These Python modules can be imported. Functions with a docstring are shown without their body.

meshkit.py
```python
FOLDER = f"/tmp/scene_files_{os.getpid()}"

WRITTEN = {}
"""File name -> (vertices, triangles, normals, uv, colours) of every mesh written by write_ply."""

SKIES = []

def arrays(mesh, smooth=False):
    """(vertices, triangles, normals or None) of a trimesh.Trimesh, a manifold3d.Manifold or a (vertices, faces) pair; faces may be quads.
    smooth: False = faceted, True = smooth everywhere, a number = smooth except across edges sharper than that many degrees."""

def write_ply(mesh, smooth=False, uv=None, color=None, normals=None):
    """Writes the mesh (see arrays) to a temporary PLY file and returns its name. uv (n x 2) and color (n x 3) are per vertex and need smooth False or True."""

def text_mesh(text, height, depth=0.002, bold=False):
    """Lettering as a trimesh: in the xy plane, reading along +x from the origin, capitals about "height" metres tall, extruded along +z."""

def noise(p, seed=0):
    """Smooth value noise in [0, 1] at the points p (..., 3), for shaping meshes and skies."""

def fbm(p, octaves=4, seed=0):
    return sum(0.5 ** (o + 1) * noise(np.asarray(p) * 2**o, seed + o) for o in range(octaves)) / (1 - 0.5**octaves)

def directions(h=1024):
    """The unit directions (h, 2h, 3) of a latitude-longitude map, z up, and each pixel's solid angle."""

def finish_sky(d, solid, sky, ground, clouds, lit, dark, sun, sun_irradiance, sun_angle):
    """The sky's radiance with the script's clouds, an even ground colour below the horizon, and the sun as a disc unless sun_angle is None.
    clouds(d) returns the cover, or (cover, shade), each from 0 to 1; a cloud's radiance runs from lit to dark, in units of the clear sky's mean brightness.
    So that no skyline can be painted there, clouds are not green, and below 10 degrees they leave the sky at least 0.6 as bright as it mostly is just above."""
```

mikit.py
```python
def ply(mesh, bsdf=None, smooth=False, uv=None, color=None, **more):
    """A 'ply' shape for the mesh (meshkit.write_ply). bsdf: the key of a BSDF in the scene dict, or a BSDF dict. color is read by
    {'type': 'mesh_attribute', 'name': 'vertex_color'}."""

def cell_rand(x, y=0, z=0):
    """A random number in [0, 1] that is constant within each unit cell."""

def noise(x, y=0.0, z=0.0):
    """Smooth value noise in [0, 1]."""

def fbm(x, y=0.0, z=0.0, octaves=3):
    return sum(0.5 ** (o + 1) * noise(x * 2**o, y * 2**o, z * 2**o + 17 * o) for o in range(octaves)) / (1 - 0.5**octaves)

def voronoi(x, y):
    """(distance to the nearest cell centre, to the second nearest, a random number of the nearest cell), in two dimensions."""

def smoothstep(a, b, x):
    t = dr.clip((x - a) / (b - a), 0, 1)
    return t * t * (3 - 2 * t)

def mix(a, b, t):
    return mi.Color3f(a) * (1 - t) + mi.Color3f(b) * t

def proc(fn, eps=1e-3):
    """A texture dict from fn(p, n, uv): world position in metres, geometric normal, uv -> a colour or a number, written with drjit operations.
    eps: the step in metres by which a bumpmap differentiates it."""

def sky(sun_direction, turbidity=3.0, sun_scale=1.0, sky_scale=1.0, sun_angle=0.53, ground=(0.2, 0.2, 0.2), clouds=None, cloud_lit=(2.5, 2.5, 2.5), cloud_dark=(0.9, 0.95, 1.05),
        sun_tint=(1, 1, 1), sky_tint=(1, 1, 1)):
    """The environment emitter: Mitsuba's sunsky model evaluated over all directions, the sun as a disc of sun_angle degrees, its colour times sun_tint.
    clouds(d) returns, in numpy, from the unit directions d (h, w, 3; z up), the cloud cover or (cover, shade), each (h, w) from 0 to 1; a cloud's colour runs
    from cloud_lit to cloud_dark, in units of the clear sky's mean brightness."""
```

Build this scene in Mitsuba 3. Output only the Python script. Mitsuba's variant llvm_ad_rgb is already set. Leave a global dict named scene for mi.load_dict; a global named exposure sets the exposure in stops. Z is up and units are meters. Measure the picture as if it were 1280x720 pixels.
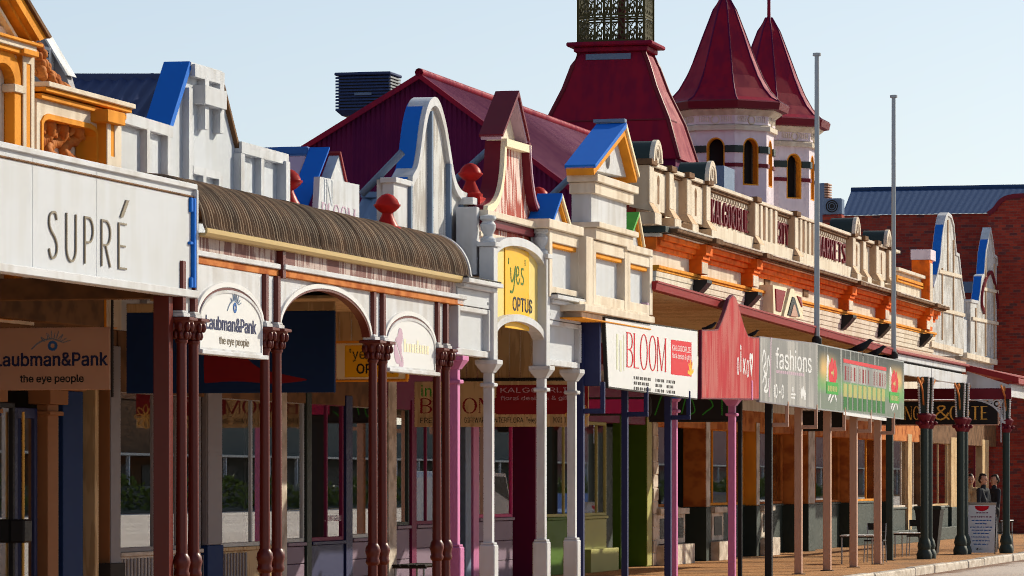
import math, random
import numpy as np, trimesh, mitsuba as mi, drjit as dr, mikit
from meshkit import text_mesh
from mikit import proc, noise, fbm, voronoi, cell_rand, smoothstep, mix
from shapely.geometry import Polygon, Point, LineString, box as sbox
from shapely.ops import unary_union
from shapely import affinity
T = mi.ScalarTransform4f
scene, labels = {}, {}

# ---------------------------------------------------------------- camera, daylight, exposure
VIEW = math.radians(14.467)            # the lens looks almost along the row of verandahs (+y), turned a little to the left
scene['camera'] = {'type': 'perspective', 'fov': 14.586, 'fov_axis': 'x', 'near_clip': 0.5, 'far_clip': 900.0,
    'principal_point_offset_x': 0.0, 'principal_point_offset_y': -0.3361,
    'to_world': T().look_at(origin=[12.85, 0, 1.65], target=[12.85 - math.sin(VIEW), math.cos(VIEW), 1.65], up=[0, 0, 1])}
EL, AZ = math.radians(28), math.radians(54)      # low sun on the street side of the row, well towards its far end
scene['sky'] = mikit.sky((math.cos(EL) * math.cos(AZ), math.cos(EL) * math.sin(AZ), math.sin(EL)), turbidity=3, sky_scale=0.85, sun_tint=(0.83, 0.97, 1.18), sky_tint=(1.08, 0.97, 0.94), ground=(0.22, 0.19, 0.16),
    clouds=lambda d: 0.18 + 0 * d[..., 0], cloud_lit=(1.5, 1.6, 1.65))      # thin even veil of high haze
exposure = 2.55

# ---------------------------------------------------------------- keys, things, parts
def numbered(k):
    if k not in used: used.add(k); return k
    i = 1
    while f'{k}_{i:03d}' in used: i += 1
    used.add(f'{k}_{i:03d}'); return f'{k}_{i:03d}'
used = set()
def thing(name, label, cat, group=None, kind=None):
    k = numbered(name); labels[k] = {'label': label, 'category': cat}
    if group: labels[k]['group'] = group
    return k
def join(ms):
    if not isinstance(ms, (list, tuple)): return ms
    return trimesh.util.concatenate(flat(ms)) if len(ms) > 1 or isinstance(ms[0], (list, tuple)) else ms[0]
def flat(ms):
    o = []
    for m in ms: o += flat(m) if isinstance(m, (list, tuple)) else [m]
    return o
def part(parent, name, ms, mat, smooth=False, label=None, kind=None):
    k = numbered(parent + '__' + name)
    scene[k] = mikit.ply(join(ms), mat, smooth=smooth)
    if label: labels.setdefault(k, {})['label'] = label
    if kind: labels.setdefault(k, {})['kind'] = kind
    return k
def solid(name, ms, mat, label, cat, group=None, smooth=False):
    k = thing(name, label, cat, group); scene[k] = mikit.ply(join(ms), mat, smooth=smooth); return k
def struct(name, ms, mat, smooth=False, **kw):
    k = numbered(name); scene[k] = mikit.ply(join(ms), mat, smooth=smooth, **kw); labels[k] = {'kind': 'structure'}; return k

# ---------------------------------------------------------------- mesh helpers (metres; x towards the street, y along it, z up)
def _chamfer_template():
    v, ids = [], {}
    for sx in (-1, 1):
        for sy in (-1, 1):
            for sz in (-1, 1):
                for a in range(3): ids[(sx, sy, sz, a)] = len(v); v.append((sx, sy, sz, a))
    pts = np.array([[s[i] * (1.0 if i == s[3] else 0.8) for i in range(3)] for s in v], float)
    h = trimesh.convex.convex_hull(pts)
    idx = [int(np.argmin(((pts - p) ** 2).sum(1))) for p in h.vertices]
    return np.array([x[:3] for x in v], float)[idx], np.array([x[3] for x in v])[idx], np.array(h.faces)
_CS, _CA, _CF = _chamfer_template()
def B(x0, x1, y0, y1, z0, z1, c=0.006):
    lo = np.minimum([x0, y0, z0], [x1, y1, z1]); hi = np.maximum([x0, y0, z0], [x1, y1, z1])
    c = min(c, 0.3 * float((hi - lo).min())); h = (hi - lo) / 2
    off = np.repeat(h[None] - c, len(_CS), 0)
    off[np.arange(len(_CS)), _CA] += c
    return trimesh.Trimesh((lo + hi) / 2 + _CS * off, _CF, process=False)
def _ext(poly, d):
    g = poly if hasattr(poly, 'geom_type') else Polygon(poly)
    if not g.is_valid: g = g.buffer(0)
    return trimesh.util.concatenate([trimesh.creation.extrude_polygon(q, d, engine='earcut') for q in getattr(g, 'geoms', [g]) if q.area > 1e-8])
def _map(m, axes, off):
    v = m.vertices; w = np.zeros_like(v)
    for i, (src, sg) in enumerate(axes): w[:, i] = sg * v[:, src] + off[i]
    return trimesh.Trimesh(w, m.faces, process=False)
def PX(poly, x0, x1):      # (y, z) outline given depth along x
    return _map(_ext(poly, x1 - x0), ((2, 1), (0, 1), (1, 1)), (x0, 0, 0))
def PY(poly, y0, y1):      # (x, z) outline given depth along y
    return _map(_ext(poly, y1 - y0), ((0, 1), (2, -1), (1, 1)), (0, y1, 0))
def PZ(poly, z0, z1):      # (x, y) outline given depth along z
    return _map(_ext(poly, z1 - z0), ((0, 1), (1, 1), (2, 1)), (0, 0, z0))
def lathe(prof, x, y, n=20, z=0):
    m = trimesh.creation.revolve(np.array([(max(r, 1e-4), h) for r, h in prof], float), sections=n)
    m.apply_translation((x, y, z)); return m
def npoly(r, n, rot=0.0): return [(r * math.cos(rot + 2 * math.pi * k / n), r * math.sin(rot + 2 * math.pi * k / n)) for k in range(n)]
def loft(rings):            # closed rings of 3-D points, capped
    n = len(rings[0]); v = np.array([p for r in rings for p in r], float); f = []
    for i in range(len(rings) - 1):
        for k in range(n):
            a, b = i * n + k, i * n + (k + 1) % n; f += [(a, b, b + n), (a, b + n, a + n)]
    for k in range(1, n - 1): f += [(0, k + 1, k), ((len(rings) - 1) * n, (len(rings) - 1) * n + k, (len(rings) - 1) * n + k + 1)]
    return trimesh.Trimesh(v, f, process=False)
def tube(pts, r, n=8):
    pts = np.array(pts, float); rr = np.broadcast_to(r, (len(pts),)); rings = []
    for i, p in enumerate(pts):
        t = pts[min(i + 1, len(pts) - 1)] - pts[max(i - 1, 0)]; t /= np.linalg.norm(t)
        a = np.cross(t, [0.13, 0.29, 0.95] if abs(t[2]) < 0.9 else [1, 0, 0]); a /= np.linalg.norm(a); b = np.cross(t, a)
        rings.append([p + rr[i] * (math.cos(2 * math.pi * k / n) * a + math.sin(2 * math.pi * k / n) * b) for k in range(n)])
    return loft(rings)
def quad(a, b, c, d, t=0.0):
    if not t: return trimesh.Trimesh([a, b, c, d], [[0, 1, 2], [0, 2, 3]], process=False)
    a, b, c, d = (np.array(q, float) for q in (a, b, c, d)); n = np.cross(b - a, d - a); n *= t / np.linalg.norm(n)
    return loft([[q - n for q in (a, b, c, d)], [a, b, c, d]])
def ribbed(lo, hi, nrm, pitch=0.076, amp=0.009, per=6, rows=1, top=None):
    """corrugated sheet: lo and hi are its two end edges (pairs of points) that the ribs run between; nrm points outwards"""
    lo, hi, nrm = np.array(lo, float), np.array(hi, float), np.array(nrm, float) / np.linalg.norm(nrm)
    L = np.linalg.norm(lo[1] - lo[0]); n = max(2, int(round(L / pitch)) * per); v = []
    for i in range(n + 1):
        t = i / n; o = nrm * amp * math.sin(2 * math.pi * t * L / pitch)
        a, b = lo[0] + (lo[1] - lo[0]) * t, hi[0] + (hi[1] - hi[0]) * t
        if top is not None: b = np.array(top(t, a, b))
        for k in range(rows + 1): v.append(a + (b - a) * k / rows + o)
    f = []; R = rows + 1
    for i in range(n):
        for k in range(rows): a = i * R + k; f += [(a, a + R, a + R + 1), (a, a + R + 1, a + 1)]
    return trimesh.Trimesh(v, f, process=False)
def ringx(outer, inner, x0, x1): return PX(Polygon(outer, [inner]), x0, x1)
def ell(cx, cz, rx, rz, a0=0, a1=180, n=24): return [(cx + rx * math.cos(math.radians(a0 + (a1 - a0) * k / n)), cz + rz * math.sin(math.radians(a0 + (a1 - a0) * k / n))) for k in range(n + 1)]
def smooth_path(pts, n=8):    # Catmull-Rom through the points
    p = [np.array(q, float) for q in pts]; p = [2 * p[0] - p[1]] + p + [2 * p[-1] - p[-2]]; o = []
    for i in range(1, len(p) - 2):
        for k in range(n):
            t = k / n; o.append(tuple(0.5 * (2 * p[i] + (p[i + 1] - p[i - 1]) * t + (2 * p[i - 1] - 5 * p[i] + 4 * p[i + 1] - p[i + 2]) * t * t + (3 * p[i] - p[i - 1] - 3 * p[i + 1] + p[i + 2]) * t ** 3)))
    return o + [tuple(p[-2])]
def strip(pts, w):            # outline of a bar of width w along a path
    return LineString(pts).buffer(w / 2, cap_style=2, join_style=1, quad_segs=4)

# ---------------------------------------------------------------- lettering
def ringel(cx, cy, rx, ry, tv, th): return affinity.scale(Point(cx, cy).buffer(1, 20), rx, ry).difference(affinity.scale(Point(cx, cy).buffer(1, 20), rx - tv, ry - th))
def glyph(ch, tv, th, serif=0.0):
    """one capital, 1 high; tv and th are the widths of its upright and its level strokes"""
    g, ends = [], []
    def V(x, a=0.0, b=1.0, t=tv):
        g.append(sbox(x, a, x + t, b)); ends.extend([(x + t / 2, q, t) for q in (a, b) if q in (0.0, 1.0)])
    def Hh(a, b, y, t=th): g.append(sbox(a, y, b, y + t))
    def Dg(p, q, t): g.append(Polygon([(p[0] - t / 2, p[1]), (p[0] + t / 2, p[1]), (q[0] + t / 2, q[1]), (q[0] - t / 2, q[1])]))
    w = {'I': tv, 'L': .5, 'E': .52, 'F': .5, 'M': .9, 'O': .78, 'C': .7, 'G': .74, 'S': .56, 'U': .62, 'P': .56, 'R': .6, 'B': .6, 'A': .7, 'K': .62, 'T': .62, 'Y': .66, 'N': .7}.get(ch, .3)
    if ch in 'LEFIPRBK': V(0)
    if ch == 'L': Hh(0, w, 0)
    if ch in 'EF':
        Hh(0, w, 1 - th); Hh(0, w * .86, .5 - th / 2)
        if ch == 'E': Hh(0, w, 0)
    if ch in 'PRB':
        lo = .44 if ch != 'B' else .5
        g.append(ringel(w * .45, (1 + lo) / 2, w * .55, (1 - lo) / 2, tv, th).intersection(sbox(w * .4, 0, 2, 1))); Hh(0, w * .46, 1 - th); Hh(0, w * .46, lo)
    if ch == 'B': g.append(ringel(w * .48, .25 + th / 4, w * .58, .25 + th / 4, tv, th).intersection(sbox(w * .42, 0, 2, 1))); Hh(0, w * .5, 0)
    if ch == 'R': Dg((w - tv * .4, 0), (w * .45, .46), tv)
    if ch in 'OCG':
        o = ringel(w / 2, .5, w / 2, .52, tv, th)
        if ch != 'O': o = o.difference(Polygon([(w / 2, .5), (w * 1.3, .5 + .36), (w * 1.3, .5 - .36)])); 
        g.append(o)
        if ch == 'G': V(w - tv, 0.1, .44); Hh(w * .55, w, .40)
    if ch == 'S':
        p = [(w - .06, .82), (w * .74, .95), (w * .45, .98 - th / 2), (w * .14, .88), (w * .10, .70), (w * .32, .57), (w * .66, .46), (w * .90, .30), (w * .84, .12), (w * .5, th / 2), (w * .24, .05), (.04, .2)]
        g.append(strip(smooth_path(p, 6), (tv + th) / 2))
    if ch == 'U':
        V(0, .3, 1.0); V(w - tv, .3, 1.0); g.append(ringel(w / 2, .3, w / 2, .31, tv, th).intersection(sbox(-1, -1, 2, .3)))
    if ch == 'A': Dg((tv / 2, 0), (w / 2, 1), th * 1.1); Dg((w - tv / 2, 0), (w / 2, 1), tv); Hh(w * .22, w * .78, .28)
    if ch == 'K': Dg((tv * .8, .42), (w - tv / 2, 1), th * 1.2); Dg((w - tv / 2, 0), (tv * 1.6, .56), tv)
    if ch == 'T': V(w / 2 - tv / 2); Hh(0, w, 1 - th)
    if ch == 'Y': V(w / 2 - tv / 2, 0.0, .46); Dg((w / 2, .42), (tv / 2, 1), tv); Dg((w / 2, .42), (w - tv / 2, 1), th * 1.1)
    if ch == 'M': V(0, 0.0, 1.0, th); V(w - tv, 0.0, 1.0); Dg((w / 2, .02), (tv / 2, 1), tv); Dg((w / 2, .02), (w - tv / 2, 1), th)
    if ch == 'N': V(0, 0.0, 1.0, th); V(w - th, 0.0, 1.0, th); Dg((w - tv / 2, 0), (tv / 2, 1), tv)
    if ch == "'": V(0, .8, 1.05); w = tv
    if ch == '&':
        p = [(.78, .0), (.2, .74), (.3, .95), (.5, .92), (.5, .74), (.12, .36), (.1, .12), (.32, .0), (.56, .14), (.74, .48)]
        g.append(strip(smooth_path(p, 6), (tv + th) / 2)); w = .8
    if serif:
        for x, q, t in ends:
            g.append(sbox(x - t / 2 - serif, 0 if q == 0 else 1 - th * .7, x + t / 2 + serif, th * .7 if q == 0 else 1))
    return (unary_union(g) if g else Polygon()), w
def line(text, width, height, tv=.1, th=.1, serif=0.0, gap=.16, depth=.012, x0=0.0):
    """letters of a line as separate meshes in the xy plane, fitted to width x height"""
    gs = [glyph(c, tv, th, serif) for c in text]; total = sum(w for _, w in gs) + gap * (len(gs) - 1); k = width / total; x = 0; out = []
    for c, (g, w) in zip(text, gs):
        if not g.is_empty: out.append((c, _ext(affinity.translate(affinity.scale(g, k, height, origin=(0, 0)), x0 + x * k, 0), depth)))
        x += w + gap
    return out
def fit(text, width, height, depth=.004, bold=False):
    m = text_mesh(text, height, depth, bold); v = m.vertices.copy(); v[:, 0] = (v[:, 0] - v[:, 0].min()) / np.ptp(v[:, 0]) * width
    return trimesh.Trimesh(v, m.faces, process=False)
def on_x(m, x, y, z, shear=0.0):       # onto a wall that faces the street (+x)
    v = m.vertices; return trimesh.Trimesh(np.stack([x + v[:, 2], y + v[:, 0], z + v[:, 1] + shear * v[:, 0]], 1), m.faces, process=False)
def on_y(m, x, y, z):                  # onto a board that faces down the street (-y)
    v = m.vertices; return trimesh.Trimesh(np.stack([x + v[:, 0], y - v[:, 2], z + v[:, 1]], 1), m.faces, process=False)

# ---------------------------------------------------------------- materials
def rgb(c): return {'type': 'rgb', 'value': list(c)}
def mat(name, c, rough=0.6, spec=0.1, metal=0.0, bump=None, bscale=0.0, **kw):
    b = {'type': 'principled', 'base_color': c if isinstance(c, dict) else rgb(c), 'roughness': rough, 'specular': spec, 'metallic': metal, **kw}
    if bump: b = {'type': 'bumpmap', 'arbitrary': bump, 'scale': bscale, 'bsdf': b}
    scene['mat_' + name] = {'type': 'twosided', 'bsdf': b}; return 'mat_' + name
def grime(p, n, uv):       # rain streaks and blotches
    s = fbm(p.y * 7.0, p.x * 7.0, p.z * 0.7, 3); b = fbm(p.x * 1.7 + 9, p.y * 1.7, p.z * 2.1, 3)
    return smoothstep(0.42, 0.72, 0.6 * s + 0.45 * b) * 0.6
def flake(p, n, uv):       # old paint flaked off along the grain
    s = fbm(p.y * 22.0, p.x * 22.0, p.z * 2.2, 3); b = fbm(p.y * 2.0 + 3, p.x * 2.0, p.z * 1.6, 2)
    return smoothstep(0.47, 0.60, 0.62 * s + 0.42 * b)
def mottled(p, n, uv):
    return smoothstep(0.35, 0.75, fbm(p.x * 5.0, p.y * 5.0, p.z * 5.0, 4))
def blend(name, a, b, fn, rough=0.6, spec=0.08, rough2=0.85):
    scene['mat_' + name] = {'type': 'twosided', 'bsdf': {'type': 'blendbsdf', 'weight': proc(fn),
        'a': {'type': 'principled', 'base_color': rgb(a), 'roughness': rough, 'specular': spec},
        'b': {'type': 'principled', 'base_color': rgb(b), 'roughness': rough2, 'specular': 0.04}}}
    return 'mat_' + name
M = {}
M['white'] = blend('white', (.49, .50, .53), (.36, .34, .32), grime, .5)
M['whitewood'] = blend('whitewood', (.47, .47, .47), (.33, .31, .29), flake, .7)
M['sheetwhite'] = blend('sheetwhite', (.46, .48, .52), (.43, .44, .45), grime, .45)
M['redwood'] = blend('redwood', (.30, .060, .045), (.60, .48, .44), flake, .7)
M['beamwood'] = blend('beamwood', (.17, .09, .085), (.40, .33, .31), flake, .8)
M['cream'] = blend('cream', (.58, .51, .42), (.42, .33, .24), grime, .7)
M['ochre'] = blend('ochre', (.64, .25, .022), (.42, .16, .025), grime, .7)  # on trims and pilaster sides: warm shade of cream stone as colour
M['orange'] = blend('orange', (.74, .140, .012), (.50, .10, .018), mottled, .7)  # warm glow of the shaded market frieze and pilasters put into colour
M['sienna'] = blend('sienna', (.44, .15, .035), (.28, .075, .022), mottled, .7)
M['tanstone'] = blend('tanstone', (.52, .36, .23), (.36, .23, .14), grime, .7)
M['umber'] = blend('umber', (.15, .075, .035), (.09, .05, .03), mottled, .7)
M['palecream'] = mat('palecream', (.68, .60, .42), .5)
M['maroon'] = mat('maroon', (.13, .012, .022), .4)
M['brownred'] = mat('brownred', (.085, .010, .007), .35, .3)
M['roofmaroon'] = blend('roofmaroon', (.10, .006, .044), (.065, .007, .045), grime, .55)
M['spire'] = blend('spire', (.23, .006, .024), (.12, .009, .034), grime, .5)
M['gutter'] = mat('gutter', (.22, .011, .014), .5, .2)
M['urn'] = blend('urn', (.36, .012, .010), (.24, .015, .015), mottled, .4)
M['blue_skyshade'] = mat('blue_skyshade', (.010, .115, .47), .75, .1)  # sky-lit shade on white copings put into colour; plain blue elsewhere
M['copinggreen'] = mat('copinggreen', (.08, .34, .04), .4)
M['navyroof'] = mat('navyroof', (.035, .05, .12), .45)
M['blueroof'] = mat('blueroof', (.03, .10, .30), .45)
M['slateblue'] = mat('slateblue', (.030, .055, .12), .9, .05)
M['greyblue'] = mat('greyblue', (.13, .18, .27), .45)
M['navy'] = mat('navy', (.010, .015, .07), .5, .25)
M['signblue'] = mat('signblue', (.008, .028, .105), .7, .15)
M['black'] = mat('black', (.018, .018, .02), .4)
M['dark'] = mat('dark', (.03, .027, .027), .7)
M['darkgreen'] = mat('darkgreen', (.016, .028, .025), .55, .3)
M['shopgreen'] = mat('shopgreen', (.060, .13, .010), .5)
M['olive'] = mat('olive', (.33, .32, .11), .5)
M['plum'] = mat('plum', (.14, .012, .055), .5)
M['pink'] = mat('pink', (.46, .15, .31), .4)
M['greylilac'] = mat('greylilac', (.20, .145, .20), .5)
M['deepgreen'] = mat('deepgreen', (.016, .12, .022), .5)
M['fadedgreen'] = mat('fadedgreen', (.53, .54, .42), .5)
M['magenta'] = mat('magenta', (.42, .03, .14), .5)
M['lilac'] = mat('lilac', (.42, .29, .37), .45)
M['mauve'] = blend('mauve', (.64, .56, .61), (.48, .39, .44), grime, .6)
M['tan'] = mat('tan', (.44, .27, .20), .5)
M['timber'] = mat('timber', (.26, .115, .05), .6)
M['cresting'] = mat('cresting', (.055, .048, .016), .45)
M['bronze'] = mat('bronze', (.20, .17, .13), .4)
M['gold'] = mat('gold', (.72, .43, .10), .35)
M['zinc'] = mat('zinc', (.30, .31, .33), .35, metal=0.6)
M['olivegutter'] = mat('olivegutter', (.42, .30, .13), .35)
M['yellow'] = mat('yellow', (.68, .37, .018), .4)
M['paleyellow'] = mat('paleyellow', (.64, .49, .17), .4)
M['red'] = mat('red', (.50, .010, .02), .4)
M['darkred'] = mat('darkred', (.20, .012, .018), .5)
M['green'] = mat('green', (.03, .27, .03), .4)
M['signwhite'] = mat('signwhite', (.56, .56, .57), .4)
M['stone'] = blend('stone', (.52, .46, .40), (.34, .29, .24), mottled, .8)
M['boards'] = blend('boards', (.50, .36, .20), (.38, .26, .14), flake, .6)
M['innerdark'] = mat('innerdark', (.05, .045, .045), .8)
M['greyframe'] = mat('greyframe', (.20, .19, .21), .5)
M['copingwhite'] = M['white']
def corr_fn(p, n, uv):
    return mix((.21, .13, .078), (.13, .09, .06), smoothstep(.3, .75, fbm(p.y * 3, p.x * 3, p.z * 3, 3)))
M['bullnose'] = mat('bullnose', proc(corr_fn), .6)
def brick_fn(p, n, uv):
    a = dr.select(dr.abs(n.x) > dr.abs(n.y), p.y, p.x)
    row = dr.floor(p.z / 0.086); c = a / 0.24 + 0.5 * (row - 2 * dr.floor(row / 2)); fx, fz = c - dr.floor(c), p.z / 0.086 - row
    joint = dr.select((fx < 0.05) | (fz < 0.13), 1.0, 0.0)
    tone = cell_rand(dr.floor(c), row, 5)
    col = mix((.20, .020, .015), (.30, .042, .025), tone)
    col = mix(col, (.11, .03, .03), smoothstep(.8, .95, cell_rand(dr.floor(c), row, 9)))
    return mix(col, (.16, .075, .06), joint)
M['brick'] = mat('brick', proc(brick_fn), .8)
def paver_fn(p, n, uv):
    c1, c2 = p.x / 0.22, p.y / 0.22
    fx, fy = c1 - dr.floor(c1), c2 - dr.floor(c2)
    j = dr.select((fx < 0.06) | (fy < 0.06), 1.0, 0.0)
    col = mix((.48, .25, .11), (.36, .17, .07), cell_rand(dr.floor(c1), dr.floor(c2), 2))
    col = mix(col, (.20, .12, .07), smoothstep(.45, .8, fbm(p.x * .9, p.y * .5, 0, 3)) * .6)
    return mix(col, (.16, .09, .05), j)
M['paver'] = mat('paver', proc(paver_fn), .7)
def road_fn(p, n, uv):
    b = fbm(p.x * .35, p.y * .12, 0, 4)
    d = smoothstep(0.45, 0.0, (p.x - 1.28) * (.75 + .9 * noise(p.y * 1.3, 3.0)) - .35 * noise(p.y * 5, p.x * 5))      # silt swept against the kerb
    return mix(mix((.50, .42, .36), (.40, .32, .27), smoothstep(.3, .7, b)), (.15, .075, .045), d * .85) * (0.85 + 0.3 * noise(p.x * 40, p.y * 40))
M['road'] = mat('road', proc(road_fn), .85)
def earth_fn(p, n, uv):
    return mix((.26, .17, .11), (.18, .12, .08), fbm(p.x * .2, p.y * .2, 0, 4))
M['earth'] = mat('earth', proc(earth_fn), .9)
scene['mat_glass'] = {'type': 'thindielectric', 'int_ior': 4.2}
M['glass'] = 'mat_glass'
def leaf_fn(p, n, uv): return mix((.10, .13, .02), (.05, .085, .015), noise(p.x * 9, p.y * 9, p.z * 9))
M['leaf'] = mat('leaf', proc(leaf_fn), .6)

# ---------------------------------------------------------------- setting
struct('ground', [quad((-400, -60, -.30), (400, -60, -.30), (400, 800, -.30), (-400, 800, -.30))], M['earth'])
struct('road', [B(1.28, 56, -20, 700, -.5, -.14, 0)], M['road'])
fp = struct('footpath', [B(-9, 1.06, -20, 400, -.6, 0, 0)], M['paver'])
kb = struct('kerb', [B(1.06, 1.28, -20, 30, -.6, .015, .02)], M['stone'])
for i in range(60):
    y0 = 30 + i * 2.4
    if y0 < 175: part('kerb', 'kerb_stone', B(1.062, 1.28 + .012 * math.sin(i * 2.3), y0 + .012, y0 + 2.388, -.5, .012 + .008 * math.sin(i * 1.7), .022), M['stone'])

# ================================================================ far-left building with the ornate stone parapet
def P(parent, name, x0, x1, y0, y1, z0, z1, m, c=.006, **kw): return part(parent, name, B(x0, x1, y0, y1, z0, z1, c), m, **kw)
def faced(parent, name, xb, xf, y0, y1, z0, z1, body, face, groove=None, e=.012):
    """a pilaster: body painted as shaded stone, plate as sunlit stone, optional sunk groove in the plate"""
    k = part(parent, name, B(xb, xf, y0, y1, z0, z1), M[body])
    pl = sbox(y0 + .004, z0 + .01, y1 - .004, z1 - .01)
    if groove: pl = pl.difference(groove)
    part(k, 'face_panel', PX(pl, xf - .003, xf + e), M[face]); return k  # one stone in two colours: warm shade on the body, sunlight on the plate
ob = thing('ornate_building', 'cream stone parapet with warm shade painted ochre, gable and carved panel, at the left edge', 'building')
P(ob, 'wall', -14, -4.3, 28, 46.078, 3.45, 5.0, M['cream'])
P(ob, 'wall', -4.6, -4.0, 28, 43.272, 3.45, 6.725, M['cream'])
# tympanum, raking cornice and level cornice, warm shade painted ochre and lit fillets cream
part(ob, 'tympanum', PX([(43.197,6.732),(41.924,7.295),(40.582,6.54),(40.582,6.366)], -4.3, -3.98), M['cream'])
part(ob, 'raking_cornice', [PX([(42.927,6.723),(41.224,7.535),(41.224,7.394),(42.676,6.659)], -4.2, -3.70), PX([(42.805,6.684),(41.349,7.394),(41.349,7.288),(42.605,6.644)], -4.2, -3.78)], M['ochre'])
part(ob, 'fillet', PX([(42.488,6.639),(41.174,7.317),(41.174,7.273),(42.426,6.614)], -4.2, -3.86), M['palecream'])
part(ob, 'slate_capping', PX([(42.952,6.735),(41.224,7.588),(41.224,7.544),(42.902,6.706)], -4.35, -3.66), M['umber'])
yp = 42.83
part(ob, 'cornice', [B(-4.2, -3.72, 29, yp, 6.598, 6.633), B(-4.2, -3.80, 29, yp - .15, 6.479, 6.55)], M['ochre'])
P(ob, 'fascia_band', -4.2, -3.765, 29, yp - .08, 6.534, 6.61, M['cream'])
gy = lambda a, b, c, d: Polygon([(a, c), (b, c), (b, d), (a, d)])
z0 = 3.5
faced(ob, 'pilaster', -4.1, -3.86, 42.54, 42.888, z0, 6.555, 'ochre', 'cream', gy(42.639, 42.788, 5.402, 6.404))
P(ob, 'pilaster_capital', -4.1, -3.76, 42.338, 42.809, 6.483, 6.546, M['ochre'])
# arched niche at the frame edge
ay = 42.019; aw = 42.503 - ay; az = 6.176
arch = Polygon([(ay - aw, z0)] + [(ay + aw * math.cos(t), az + aw * .7 * math.sin(t)) for t in np.linspace(math.pi, 0, 24)] + [(ay + aw, z0)])
part(ob, 'niche_surround', PX(sbox(ay - aw - .3, z0, ay + aw + .32, az + aw * .7 + .25).difference(arch.buffer(.02)), -4.0, -3.93), M['cream'])
part(ob, 'niche_arch', PX(arch.buffer(.02).difference(arch.buffer(-.17)), -3.995, -3.87), M['ochre'])
P(ob, 'impost', -4.0, -3.84, ay + aw - .24, ay + aw + .10, 6.047, 6.136, M['cream'])
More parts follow.
